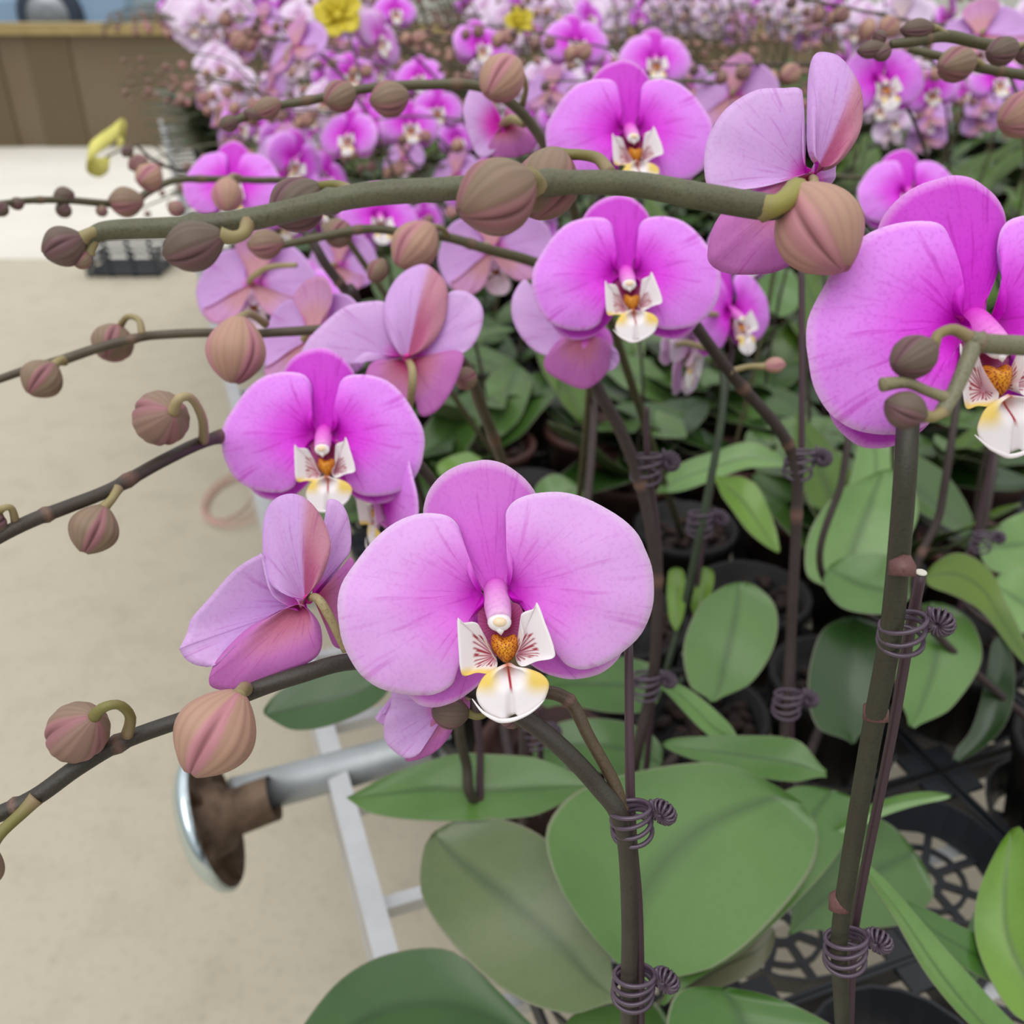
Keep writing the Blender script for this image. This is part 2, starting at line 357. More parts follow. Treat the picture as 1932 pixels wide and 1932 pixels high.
# ------------------------------------------------------------------ buds
BUDC = {'ripe': (lin((190, 132, 140)), lin((178, 144, 122)), lin((136, 88, 94))), 'mid': (lin((158, 110, 114)), lin((138, 120, 98)), lin((106, 70, 74))), 'dark': (lin((118, 86, 90)), lin((106, 94, 80)), lin((74, 50, 56)))}
def bud_mb(tone, lo=False):
    pk, tn, sh = BUDC[tone]; mb = MB(); nu, nt_ = (9, 15) if lo else (26, 120); rings = []
    for i in range(nu+1):
        u = i/nu; p = (math.sin(PI*min(1, max(0, u*.94+.035)))**.62)*(1-.22*(u-.5)**2)*(.92+.12*u)
        ring = []
        for k in range(nt_):
            th = 2*PI*k/nt_; ph = ((th/(2*PI)*3) % 1)*2-1          # -1..1 over each sepal, seam at the ends
            seam = math.exp(-((1-abs(ph))/.07)**2)
            r = .5*p*(1-.12*seam*sm(.1, .8, u)+.035*(1-ph*ph)+.012*math.cos(ph*PI*5))
            z = u + .035*sm(.8, 1, u)*(1-abs(ph))*math.cos(th)
            vein = (.5+.5*math.cos(ph*PI*7))**3; broad = .5+.5*math.cos(th)
            c = mix(tn, pk, sm(.45+.3*broad, .95, abs(ph)+.25*u)); c = mix(c, pk, .35*(1-broad)); c = mix(c, sh, .22*vein*(1-sm(.85, 1, u))); c = mix(c, sh, seam*.85*sm(.1, .5, u)); c = mix(c, sh, sm(.8, 1, u)*.4)
            ring.append(mb.vert((r*math.cos(th), r*math.sin(th), z), c))
        rings.append(ring)
    for i in range(nu):
        for k in range(nt_): k2 = (k+1) % nt_; mb.face((rings[i][k], rings[i][k2], rings[i+1][k2], rings[i+1][k]))
    mb.face(rings[0][::-1]); mb.face(rings[-1]); return mb
BM = {(t, l): bud_mb(t, l).mesh('bud', M_BUD) for t in BUDC for l in (False, True)}
def add_bud(root, base, tip, w, tone='mid', spin=0, ped=None, pr=None, lo=False, pedc=None):
    """bud mesh child of root; its curved stalk is a sub-part"""
    base = Vector(base); tip = Vector(tip); L = (tip-base).length; ax = (tip-base).normalized()
    q = Vector((0, 0, 1)).rotation_difference(ax)
    M = Matrix.Translation(base-root.location) @ q.to_matrix().to_4x4() @ Matrix.Rotation(spin, 4, 'Z') @ Matrix.Diagonal((w, w, L, 1))
    b = ob('bud', BM[(tone, lo)], root, M=M)
    if ped:
        mb = MB(); path = cr(ped+[base+ax*L*.04], 6 if lo else 14); n = len(path)
        Mi = (Matrix.Translation(root.location) @ M).inverted()
        pr = pr or w*.11; k = MB()
        tube(k, path, [pr*(1.25-.35*math.sin(PI*i/(n-1))) for i in range(n)], 6 if lo else 10, cols=[mix(mix(PEDC, lin((120, 90, 70)), .5), pedc or mix(PEDC, OLIVE, .45), sm(0, .4, i/(n-1))) for i in range(n)])
        mb.add(k, Mi); ob('bud_stalk', mb.mesh('bud_stalk', M_STEM), b)
    return b
def bud_px(root, b, t, wpx, d, tone='mid', spin=0, ped=None, prpx=None, toward=1, ratio=1.22, pedc=None):
    """b, t: pixel of the stalk end and of the nose; missing length is turned towards the camera"""
    w = wpx*d/FPX; A = P(*b, d); T = P(*t, d); L = (T-A).length; full = w*ratio
    if L < full:
        dz = math.sqrt(full*full-L*L)*toward*.8; A = P(*b, d+dz/2); T = P(*t, d-dz/2)
    pd = [P(x, y, dd if dd else d) for x, y, dd in ped] if ped else None
    return add_bud(root, A, T, w, tone, spin, pd, (prpx or 16)*d/FPX/2, pedc=pedc)

# ------------------------------------------------------------------ stems, stakes, ties, leaves, pots
def stem_obj(root, pts, th, name='flower_stem', col=None, nodes=(), n=None, seg=16, matl=None, col2=None, c2=(.4, .6)):
    """pts world; th = list of radii per control point"""
    n = n or max(12, len(pts)*6); path = cr([tuple(p)+(r,) for p, r in zip(pts, th)], n)
    mb = MB(); col = col or STEMC
    rad = [p[3] for p in path]; vs = [Vector(p[:3])-root.location for p in path]
    cols = [col]*n
    for i0 in nodes:
        i0 = int(i0*(n-1)); rad[i0] *= 1.22; cols[i0] = mix(col, lin((140, 104, 88)), .6) if matl is None else col
    if col2: cols = [mix(c, col2, sm(c2[0], c2[1], i/(n-1))) for i, c in enumerate(cols)]
    tube(mb, vs, rad, seg, cols=cols)
    return ob(name, mb.mesh(name, matl or M_STEM), root)
def px_path(pts): return [P(a[0], a[1], a[2]) for a in pts], [a[3]*a[2]/FPX/2 for a in pts]

def add_tie(root, c, axis, r, side, turns=3, name='wire_tie', lo=False):
    """three loops of wire round stem and stake with a coiled knob at one side"""
    c = Vector(c); ax = Vector(axis).normalized(); s = Vector(side); s = (s-ax*s.dot(ax)).normalized(); f = ax.cross(s); wr = r*.14; mb = MB()
    n = 14 if lo else 30
    for k in range(turns):
        o = c+ax*(k-(turns-1)/2)*r*.62
        pts = [o+s*(math.cos(2*PI*i/n)*r*1.16+r*.16)+f*math.sin(2*PI*i/n)*r*.92+ax*r*.28*math.sin(2*PI*i/n+k)-root.location for i in range(n+1)]
        tube(mb, pts, wr, 6, caps=False)
    kc = c+s*r*2.0+ax*r*.45; g = (s*.8+f*-.6).normalized(); h = ax.cross(g).normalized()
    m = 50 if lo else 150; pts = []
    for i in range(m+1):
        a = 2*PI*i/m; q = a*15; rad = g*math.cos(a)+ax*math.sin(a)
        pts.append(kc+rad*r*(.46+.34*math.cos(q))+h*r*.34*math.sin(q)-root.location)
    tube(mb, pts, wr*.8, 5)
    tube(mb, [c+s*r*1.2-root.location, c+s*r*1.5+ax*r*.9-root.location, c+s*r*1.35+ax*r*1.5-root.location], wr*.9, 6)
    return ob(name, mb.mesh(name, M_TIE), root)

G1 = lin((88, 124, 60)); G2 = lin((68, 108, 42)); G3 = lin((48, 84, 30)); G4 = lin((104, 142, 42)); G5 = lin((112, 148, 82)); GD = lin((30, 56, 20)); GO = lin((86, 112, 10)); GM = lin((108, 108, 84))
EDGE = lin((150, 140, 128)); UND = lin((110, 112, 88))
def leaf_grid(mb, Lf, Rt, nrm, crease=.10, cup=.0, col=G1, under=None, nu=30, nv=15, th=1.6e-3, drop=0, pinch=.35):
    """sheet between two edge polylines (world coords), creased along the midrib"""
    Lc = cr(Lf, nu); Rc = cr(Rt, nu); nrm = Vector(nrm).normalized(); F = []; B = []
    for i in range(nu):
        a, b = Vector(Lc[i]), Vector(Rc[i]); w = (b-a).length; u = i/(nu-1); rf = []; rb = []
        for j in range(nv):
            v = j/(nv-1); v = v if j in (0, nv-1) else (.018 if j == 1 else (.982 if j == nv-2 else .018+(v-1/(nv-1))/(1-2/(nv-1))*.964)); q = abs(v*2-1)
            en = 1 if pinch > .5 or u < .8 else max(.03, math.sqrt(max(0, 1-((u-.8)/.2)**2)))
            vv = .5+(v-.5)*(pinch+(1-pinch)*sm(0, .22, u))*en
            p = a.lerp(b, vv)+nrm*(w*crease*(q**1.3-1)+w*cup*(1-q*q)-drop*u*u+w*.022*math.sin(u*9+v*4))
            c = col
            if j in (0, nv-1): c = mix(col, EDGE, .75)
            elif q < .12: c = mix(col, GD, .5)
            else: c = mix(col, GD, .10*(.5+.5*math.sin(u*7+3*q)))
            tt = th*(.35+.65*(1-q**4))
            rf.append(mb.vert(p, c)); rb.append(mb.vert(p-nrm*tt, under or mix(col, UND, .6)))
        F.append(rf); B.append(rb)
    for i in range(nu-1):
        for j in range(nv-1):
            mb.face((F[i][j], F[i][j+1], F[i+1][j+1], F[i+1][j])); mb.face((B[i][j+1], B[i][j], B[i+1][j], B[i+1][j+1]))
        mb.face((F[i][0], F[i+1][0], B[i+1][0], B[i][0])); mb.face((F[i+1][nv-1], F[i][nv-1], B[i][nv-1], B[i+1][nv-1]))
    mb.face([F[0][j] for j in range(nv)][::-1]+[B[0][j] for j in range(nv)]); mb.face([F[-1][j] for j in range(nv)]+[B[-1][j] for j in range(nv)][::-1])
LEAVES = []
def leaf_px(Lp, Rp, d, nrm=(0, -.3, .95), **kw):
    """edges traced on a tilted plane at depth d (both from the base to the tip)"""
    n = Vector(nrm).normalized(); cx = sum(p[0] for p in Lp+Rp)/len(Lp+Rp); cy = sum(p[1] for p in Lp+Rp)/len(Lp+Rp); c0 = P(cx, cy, d)
    def pr(p):
        r = ray(*p); k = r.dot(n); t = (c0-CAM).dot(n)/k if abs(k) > 1e-4 else d
        t = max(d*.7, min(d*1.35, t)); return CAM+r*t
    mb = MB(); leaf_grid(mb, [pr(p) for p in Lp], [pr(p) for p in Rp], n, **kw); LEAVES.append((mb, pr(Lp[0])))

def proto_leaf(L, W, arch, lift, col, seed):
    r = random.Random(seed); Lf = []; Rt = []
    for i in range(9):
        u = i/8; w = W*(.30+.70*math.sin(PI*min(1, u**.8*.93+.04))**.7)*(1 if u < .99 else .18)/2*(1-sm(.8, 1, u)*.75)
        x = L*(u-.15*u*u*arch); z = L*(lift*u-arch*u*u*.75); tw = r.uniform(-.1, .1)
        Lf.append((x, w, z+w*tw)); Rt.append((x, -w, z-w*tw))
    mb = MB(); leaf_grid(mb, Lf, Rt, (0, 0, 1), crease=.12, col=col, nu=14, nv=9, pinch=.8); return mb.mesh('leaf', M_LEAF)
LEAFP = [proto_leaf(L, W, a, l, mix(c, (0, 0, 0), .40), i) for i, (L, W, a, l, c) in enumerate([(.17, .072, .35, .50, G1), (.15, .070, .55, .75, G2), (.19, .078, .30, .30, G3), (.16, .066, .70, .80, G5), (.14, .064, .15, .85, G4), (.18, .074, .45, .45, G2), (.15, .07, .5, .6, G5)])]
def pot_mesh(m):
    mb = MB(); lathe(mb, [(.0, 0), (.042, 0), (.054, .088), (.058, .088), (.058, .100), (.052, .100), (.050, .084), (0, .084)], 20); return mb.mesh('pot', m)
POTS = [pot_mesh(M_POT), pot_mesh(M_TERRA)]
def bark_mesh():
    mb = MB(); r = random.Random(3)
    for k in range(26):
        a = r.uniform(0, 2*PI); q = .044*math.sqrt(r.random()); ellipsoid(mb, (0, 0, 0), (.010, .006, .004), seg=6, M=Matrix.Translation((q*math.cos(a), q*math.sin(a), .086+r.uniform(0, .004))) @ Matrix.Rotation(r.uniform(0, 3), 4, 'Z') @ Matrix.Rotation(r.uniform(-.5, .5), 4, 'X'))
    return mb.mesh('bark_mix', M_BARK)
BARK = bark_mesh()
BENCH = .75
def make_plant(base, label, group=None, pot=0, nleaf=0, rnd=None, name='potted_orchid', lift=0):
    t = thing(name, (base[0], base[1], BENCH+.012), label, 'orchid', group)
    ob('pot', POTS[pot], t); ob('bark_mix', BARK, t)
    if nleaf:
        a0 = rnd.uniform(0, PI)
        for k in range(nleaf):
            a = a0+(k % 2)*PI+rnd.uniform(-.45, .45)
            o = ob('leaf', rnd.choice(LEAFP), t); s = rnd.uniform(.85, 1.12)
            o.location = (.004*math.cos(a), .004*math.sin(a), .082+.007*k+lift); o.rotation_euler = (rnd.uniform(-.15, .15), rnd.uniform(-.2, .12), a); o.scale = (s, s, s)
    return t

# ================================================================== structure
def plane(name, pts, m, kind='structure'):
    mb = MB(); mb.face([mb.vert(p) for p in pts]); o = ob(name, mb.mesh(name, m, False)); o['kind'] = kind; return o
plane('floor', [(-14, -3, 0), (14, -3, 0), (14, 16, 0), (-14, 16, 0)], M_FLOOR)
ANG = math.radians(19.7)
E1 = Vector((-math.sin(ANG), math.cos(ANG), 0)); E2 = Vector((math.cos(ANG), math.sin(ANG), 0))
O = Vector((-.155, .616, 0))                       # point below the bench rail
def BP(a, b, z=0): return O+E1*a+E2*b+Vector((0, 0, z))
BM4 = Matrix.Translation(O) @ Matrix.Rotation(ANG, 4, 'Z')   # local x = E2, y = E1

# pale strip of floor and the raised ground with its brown retaining wall at the far left
def slab(name, x0, x1, y0, y1, z0, z1, m, kind=None, rot=0):
    mb = MB(); box(mb, ((x0+x1)/2, (y0+y1)/2, (z0+z1)/2), (x1-x0, y1-y0, z1-z0)); o = ob(name, mb.mesh(name, m, False))
    if kind: o['kind'] = kind
    return o
slab('trim_1', -9, 5, 5.15, 8.75, 0, .006, M_APRON, 'structure')
M_WALL = mat('brown_cladding', lin((112, 98, 76)), .35, noise=[(1.2, .4, .7, (.78, .72, .62))], spec=.5)
M_WALL2 = mat('dark_cladding', lin((98, 84, 58)), .35, spec=.5); M_CAP = mat('wood_cap', lin((160, 140, 92)), .6, noise=[(6, .4, .7, (.85, .82, .75))]); M_GROUND = mat('raised_ground', lin((150, 150, 140)), .9)
slab('wall_back', -9, 6, 8.75, 8.85, 0, .88, M_WALL, 'structure')
slab('trim_2', -9, 6, 8.68, 8.95, .88, .96, M_CAP, 'structure')
for i, x in enumerate((-4.62, -4.02)): slab('trim_%d' % (i+3), x, x+.36, 8.735, 8.75, 0, .88, M_WALL2, 'structure')
slab('trim_6', -14, 14, 8.95, 30, .5, .67, M_GROUND, 'structure')

# blue car beyond the wall
M_CAR = mat('car_paint', lin((150, 178, 206)), .25, coat=.6); M_TYRE = mat('tyre', lin((52, 62, 78)), .7); M_HUB = mat('hub', lin((158, 162, 166)), .35, metal=.6); M_WIN = mat('car_glass', lin((50, 60, 70)), .08)
car = thing('car', (-5.5, 10.6, .67), 'pale blue car with a silver hub, blurred beyond the brown wall at far left', 'car')
prof = [(-1.9, .22), (-2.0, .55), (-1.85, .78), (-1.0, .88), (-.45, 1.32), (.9, 1.36), (1.55, .92), (2.0, .84), (2.08, .5), (1.98, .22)]
def car_body():
    mb = MB(); a = []
    pts = prof
    for y, sc in ((-.80, .97), (-.72, 1), (.72, 1), (.80, .97)): a.append([mb.vert((x*sc, y*(1 if z < .9 else .84), z)) for x, z in pts])
    n = len(pts)
    for i in range(3):
        for k in range(n): k2 = (k+1) % n; mb.face((a[i][k], a[i][k2], a[i+1][k2], a[i+1][k]))
    mb.face(a[0][::-1]); mb.face(a[3]); return mb
ob('body', car_body().mesh('body', M_CAR, False), car)
for x in (-1.25, 1.3):
    for y in (-.78, .78):
        mb = MB(); lathe(mb, [(.10, -.09), (.20, -.10), (.27, -.10), (.30, -.06), (.30, .06), (.27, .10), (.2, .10), (.1, .09)], 28, M=Matrix.Translation((x, y, .30)) @ Matrix.Rotation(PI/2, 4, 'X'))
        wh = ob('wheel', mb.mesh('wheel', M_TYRE), car)
        mb = MB(); lathe(mb, [(0, -.11), (.04, -.115), (.06, -.10), (.19, -.105), (.2, -.08), (.2, .08), (.19, .105), (.06, .10), (0, .11)], 20, M=Matrix.Translation((x, y, .30)) @ Matrix.Rotation(PI/2, 4, 'X')); ob('hub_cap', mb.mesh('hub_cap', M_HUB), wh)
for y in (-.78, .78):
    mb = MB(); box(mb, (.2, y*.93, 1.1), (1.5, .05, .28)); ob('side_window', mb.mesh('side_window', M_WIN, False), car)

# crate and twine on the floor of the aisle
M_CRATE = mat('crate_plastic', lin((40, 46, 52)), .5)
cp = Vector((-1.98, 4.95, 0)); mb = MB()
for k in range(4): box(mb, (0, 0, .02+.035*k), (.36, .26, .014)) if k == 0 else [box(mb, c_, s_) for c_, s_ in (((0, -.13, .02+.035*k), (.36, .01, .018)), ((0, .13, .02+.035*k), (.36, .01, .018)), ((-.18, 0, .02+.035*k), (.01, .26, .018)), ((.18, 0, .02+.035*k), (.01, .26, .018)))]
for x_ in (-.18, -.06, .06, .18):
    for y_ in (-.13, .13): box(mb, (x_, y_, .07), (.014, .014, .14))
o = ob('plastic_crate', mb.mesh('plastic_crate', M_CRATE, False), loc=cp); tag(o, 'low black plastic crate on the pavement at upper left, below the dark buds', 'crate')
tw = P(435, 945, 1.4/ray(435, 945).dot(Vector((0, 0, -1)))); mb = MB(); rr_ = random.Random(4)
for k in range(4): tube(mb, cr([((.06+.02*k)*math.cos(a*PI/5)+.015*k, (.12+.02*k)*math.sin(a*PI/5), .006+.004*k) for a in range(10)], 50, True), .0022, 6)
tag(ob('twine_coil', mb.mesh('twine_coil', mat('twine', lin((204, 166, 152)), .8)), loc=(tw.x, tw.y, 0)), 'faint reddish twine coil on the floor beside the bench', 'twine')

# ================================================================== bench
bench = thing('plant_bench', (O.x, O.y, 0), 'grey metal nursery bench with edge rail and round end wheel beneath the orchids', 'bench')
def bpart(name, mb, m, smooth=False): o = ob(name, mb.mesh(name, m, smooth), bench); o.rotation_euler = (0, 0, ANG); return o
mb = MB(); box(mb, (-.006, 1.66, .752), (.005, 5.2, .05)); box(mb, (.0, 1.66, .776), (.018, 5.2, .006)); box(mb, (.0, 1.66, .728), (.018, 5.2, .006)); bpart('edge_rail', mb, M_ALU)
mb = MB(); box(mb, (1.1, -.94, .752), (2.25, .012, .05)); bpart('end_rail', mb, M_ALU)
mb = MB(); box(mb, (-.014, -.222, .752), (.024, .022, .056)); bpart('corner_cap', mb, M_ALU)
for k in range(47):
    mb = MB(); box(mb, (1.3, -.90+k*.11, .751), (2.6, .012, .012)); bpart('cross_bar', mb, M_ALU)
for x in (.3, 1.3, 2.1):
    for y in (-.7, .9, 2.5, 4.0):
        mb = MB(); box(mb, (x, y, .372), (.045, .045, .744)); bpart('leg', mb, M_GALV)
# roller pipe sticking out at the aisle side with its dished end wheel
A0 = P(660, 1448, .865); A1 = P(440, 1506, .81); dirp = (A1-A0).normalized()
A0 = A0-dirp*.9
mb = MB(); tube(mb, [A0-bench.location, A1-bench.location], .0175, 24); ob('roller_pipe', mb.mesh('roller_pipe', M_GALV), bench)
Q = Vector((0, 0, 1)).rotation_difference((AX_R*-.94-AX_U*.33-AX_F*.06).normalized()).to_matrix().to_4x4()
mw = Matrix.Translation(P(388, 1552, .80)-bench.location) @ Q
mb = MB()
lathe(mb, [(0, .014), (.030, .013), (.050, .006), (.059, -.002), (.060, -.008), (.057, -.010)], 48, M=mw)
wh = ob('end_wheel', mb.mesh('end_wheel', M_CHROME), bench)
mb = MB(); lathe(mb, [(.057, -.011), (.052, -.004), (.040, .000), (.032, -.004), (.028, -.018), (.020, -.022), (.019, -.06)], 48, M=mw); ob('wheel_back', mb.mesh('wheel_back', M_RUST), wh)
for k in range(5):
    mb = MB(); box(mb, (.040, 0, -.006), (.030, .005, .010), M=mw @ Matrix.Rotation(k*2*PI/5, 4, 'Z')); ob('rib', mb.mesh('rib', M_RUST, False), wh)

# ================================================================== trays
PIT = .135
def tray_mesh(nx, ny):
    mb = MB(); zt, zb = .034, .004
    for i in range(nx):
        for j in range(ny):
            cx, cy = (i+.5)*PIT, (j+.5)*PIT; M = Matrix.Translation((cx, cy, 0))
            lathe(mb, [(.050, zb), (.060, zt), (.0625, zt), (.0525, zb), (.050, zb)], 20, M=M)
            lathe(mb, [(.010, zb), (.016, zb), (.016, zb+.004), (.010, zb+.004), (.010, zb)], 12, M=M)
            lathe(mb, [(.030, zb), (.0335, zb), (.0335, zb+.004), (.030, zb+.004), (.030, zb)], 20, M=M)
            for k in range(8): box(mb, (.032, 0, zb+.002), (.040, .006, .004), M=M @ Matrix.Rotation(k*PI/4, 4, 'Z'))
            for sx in (-1, 1):
                for sy in (-1, 1): box(mb, (sx*.056, sy*.056, zt-.003), (.024, .024, .004), M=M)
            for sx in (-1, 1):
                box(mb, (sx*.0655, 0, zt-.010), (.003, PIT, .02), M=M); box(mb, (0, sx*.0655, zt-.010), (PIT, .003, .02), M=M)
    return mb.mesh('carrier_tray', M_TRAY, False)
TM = tray_mesh(3, 5)
trays = {}
for i in range(6):
    for j in range(7):
        c = BP(-.8654+j*5*PIT*1.008+2.5*PIT, .085+i*3*PIT*1.008+1.5*PIT)
        if abs(c.x) > .62*c.y+.55 or c.y < -.3: continue
        o = ob('carrier_tray', TM); o.location = BP(-.8654+j*5*PIT*1.008, .085+i*3*PIT*1.008, BENCH+.0072); o.rotation_euler = (0, 0, ANG); trays[i, j] = o
where_i = ['beside the aisle rail', 'one in from the aisle', 'two in from the aisle', 'three in from the aisle', 'four in from the aisle', 'farthest from the aisle']
where_j = ['under the camera', 'nearest in view', 'in middle distance', 'past the blooms', 'toward the far end', 'close to the far end', 'at the far end']
for (i, j), o in trays.items(): tag(o, 'black spoked pot tray, %s, %s' % (where_i[i], where_j[j]), 'tray', 'pot trays on the bench')
def cell(i, j): return BP(-.8654+(j//5)*5*PIT*1.008+(j % 5+.5)*PIT, .085+(i//3)*3*PIT*1.008+(i % 3+.5)*PIT)
CELLS = {}
for i in range(18):
    for j in range(35):
        if (i//3, j//5) in trays: CELLS[i, j] = cell(i, j)
used = set()
def take(x, y):
    k = min((c for c in CELLS if c not in used), key=lambda c: (CELLS[c].x-x)**2+(CELLS[c].y-y)**2); used.add(k); return CELLS[k]
for k, c in CELLS.items():                      # the empty cells seen at the lower right
    if (c.x-.285)**2+(c.y-.455)**2 < .10**2: used.add(k)

# ================================================================== hand-built plants
def T_(r, p): return Vector(p)
# ---- A: nearest spike, main flower
pA = take(.035, .215); CA_ = Vector((pA.x, pA.y, BENCH+.09))
A = make_plant(pA, 'orchid with the large sharp pale pink front-facing flower at centre, spike drooping left', pot=0)
pts = [(1182,2100,.37,28),(1185,1950,.338,30),(1186,1860,.325,31),(1188,1720,.31,33),(1176,1560,.295,35),(1125,1480,.293,36),(1050,1402,.29,36),(975,1345,.292,36),(900,1305,.30,34),(780,1262,.305,33),(665,1248,.298,33),(560,1275,.29,33),(480,1302,.287,33),(380,1345,.285,31),(240,1395,.28,32),(150,1445,.275,34),(70,1502,.272,34),(0,1535,.27,32),(-120,1580,.265,28)]
w3, rr = px_path(pts)
stem_obj(A, [CA_]+w3, [.0026]+rr, 'flower_spike', lin((58, 54, 46)), n=110, nodes=(.44, .565, .72, .80, .93))
wb, rb = px_path([(1172,1530,.296,26),(1160,1480,.295,24),(1112,1392,.294,24),(1076,1325,.294,26),(1030,1306,.295,26),(985,1318,.297,22),(960,1345,.296,16)])
stem_obj(A, wb, rb, 'side_branch', lin((88, 74, 54)), nodes=(.05, .52), n=40)
sk, rs = px_path([(1186,1205,.300,17),(1190,1530,.302,19),(1204,1720,.315,19),(1208,1945,.342,18),(1206,2060,.36,17)])
stem_obj(A, sk+[CA_+Vector((.012, 0, -.02))], rs+[.0018], 'stake', matl=M_STAKE, n=30, seg=12)
add_tie(A, P(1186,1548,.296), (P(1176,1500,.29)-P(1188,1620,.305)), 36*.296/FPX*.9, AX_R, 4)
add_tie(A, P(1190,1858,.325), (0, 0, 1), 36*.325/FPX*.9, AX_R, 4)
add_flower(A, P(936,1128,.278), 0, 0, 0, 1.0, 'main', 'pale', attach=P(985,1318,.300), label='large sharp pale pink flower facing the camera')
# ---- side flower seen from behind (traced): sepals, petals spanned from the throat
def traced_flower(root, d, origin, tab, attach, label, tone='pale', throat=None, stalk=14):
    """tab: list (name, outline px, curve, depth shift at the rim, back/front colour choice)"""
    og = P(*origin, d); M = Matrix.Translation(og-root.location) @ Matrix((AX_R, AX_F, AX_U)).transposed().to_4x4()
    Mi = (Matrix.Translation(og) @ Matrix((AX_R, AX_F, AX_U)).transposed().to_4x4()).inverted()
    mb = MB(); path = cr([Vector((0, .002, 0))]+[Mi @ P(*a) for a in attach], 18)
    tube(mb, path, [stalk*d/FPX/2*(1+.25*math.sin(PI*i/17)) for i in range(18)], 10, cols=[mix(lin((225, 70, 150)), mix(PEDC, OLIVE, .25), sm(0, .22, i/17)) for i in range(18)])
    f = ob('flower', mb.mesh('flower_stalk', M_STEM), root, M=M); f['label'] = label
    k = d/FPX
    for nm, outl, curve, rimd, mode, off in tab:
        pts = [(1000+(x-origin[0])*k/U, 830+(y-origin[1])*k/U) for x, y in outl]
        base = (1000+off[0]*k/U, 830+off[1]*k/U)
        def dep(x, z, r, t, curve=curve, rimd=rimd, o2=off[2]): return o2+curve*math.sin(PI*.85*r)+rimd*r*r+wave(t, r, off[0], .5e-3)
        def rho(x, z): return math.hypot(x, z)/(k*190)
        if mode == 'B': cf = lambda x, z, r, t: mix(lin((228, 50, 200)), mix(BLIL, PAL, .25*sm(.6, 1, r)), sm(.08, .30, rho(x, z)))
        elif mode == 'S': cf = lambda x, z, r, t: mix(mix(lin((190, 60, 120)), lin((196, 112, 140)), sm(.05, .2, rho(x, z))), mix(lin((206, 122, 196)), BTAN, .30*(1-sm(.4, .8, r))), sm(.2, .7, r))
        elif mode == 'D': cf = lambda x, z, r, t: mix(mix(lin((192, 98, 138)), lin((210, 148, 166)), sm(.3, .9, r)), BLIL, sm(.40, .62, (math.sin(2*PI*(t-.05))*.5+.5)))
        else: cf = lambda x, z, r, t: mix(MAG, mix(ORC, LIL, .5), sm(.05, .4, rho(x, z)))
        m2 = MB(); fan(m2, base, pts, dep, cf, petal_front, 14, 64, .5e-3)
        ob(nm, m2.mesh(nm, {'pale': M_PETAL, 'deep': M_DEEP, 'lilac': M_LILAC}[tone]), f)
    if throat:
        m2 = MB(); ellipsoid(m2, (throat[0]*k, throat[2], throat[1]*k), (throat[3]*k,)*3, lin((232, 60, 170))); ob('column', m2.mesh('column', M_PETAL), f)
    return f
traced_flower(A, .295, (578,1130), [
 ('petal', [(570,1150),(520,1120),(500,1050),(497,1045),(450,1075),(400,1130),(370,1165),(362,1190),(352,1215),(350,1222),(362,1240),(385,1252),(412,1252),(440,1225),(500,1170),(545,1145)], -2e-3, -8e-3, 'B', (-12, 14, .004)),
 ('petal', [(575,1135),(600,1090),(612,1040),(608,990),(600,950),(612,940),(632,952),(645,985),(648,1040),(630,1070),(600,1125)], 3e-3, 6e-3, 'B', (2, -2, .006)),
 ('sepal', [(590,1130),(625,1090),(650,1055),(662,1090),(655,1150),(655,1200),(640,1232),(615,1225),(600,1180),(585,1145)], 2e-3, 4e-3, 'S', (6, 4, .006)),
 ('sepal', [(572,1145),(560,1125),(520,1105),(502,1060),(500,1000),(508,960),(530,938),(560,932),(590,948),(615,985),(628,1030),(615,1080),(596,1110),(580,1128)], -5e-3, -2e-3, 'D', (-4, 2, .001)),
 ('sepal', [(575,1140),(590,1150),(608,1180),(610,1220),(590,1245),(540,1265),(480,1290),(440,1300),(403,1292),(405,1262),(425,1230),(470,1185),(520,1155),(555,1140)], -5e-3, -1e-3, 'S', (-2, 6, .000))],
 [(600,1130,.288),(625,1170,.288),(652,1228,.292)], 'pink flower seen from behind, left of the large flower', throat=(4, 0, 0, 10))
# lower flower hanging behind the main one
traced_flower(A, .315, (850,1330), [
 ('petal', [(880,1300),(800,1300),(745,1285),(738,1330),(728,1355),(727,1390),(745,1415),(765,1426),(790,1420),(810,1390),(840,1350)], -3e-3, -4e-3, 'B', (10, -10, .003)),
 ('sepal', [(880,1300),(850,1310),(800,1370),(775,1405),(764,1435),(780,1438),(815,1425),(845,1395),(860,1366),(885,1345)], -3e-3, 1e-3, 'S', (10, -10, .002)),
 ('lip', [(745,1348),(728,1352),(716,1352),(704,1358),(712,1368),(726,1376),(745,1376)], 0, 0, 'B', (-100, -30, .004))],
 [(890,1310,.315),(905,1312,.305)], 'small pale pink flower hanging below the large flower')
bud_px(A, (452,1308), (362,1458), 152, .268, 'ripe', .35, [(462,1300,.283),(458,1300,.276)], 26, 1, 1.2)
bud_px(A, (178,1352), (118,1408), 112, .270, 'mid', .9, [(240,1385,.277),(246,1352,.270),(225,1330,.264),(195,1335,.262)], 20, -1, 1.15, pedc=OLIVE)
bud_px(A, (-18,1595), (-60,1680), 90, .262, 'mid', .9, [(68,1506,.270),(40,1535,.268),(0,1572,.264)], 26, 1, 1.2, pedc=OLIVE)
bud_px(A, (885,1345), (815,1345), 62, .297, 'dark', .2, [(925,1320,.30),(918,1345,.298),(900,1352,.297)], 14, 1, 1.2, pedc=OLIVE)
bud_px(A, (955,1345), (975,1355), 50, .297, 'dark', .2, None, 14, 1, 1.2)

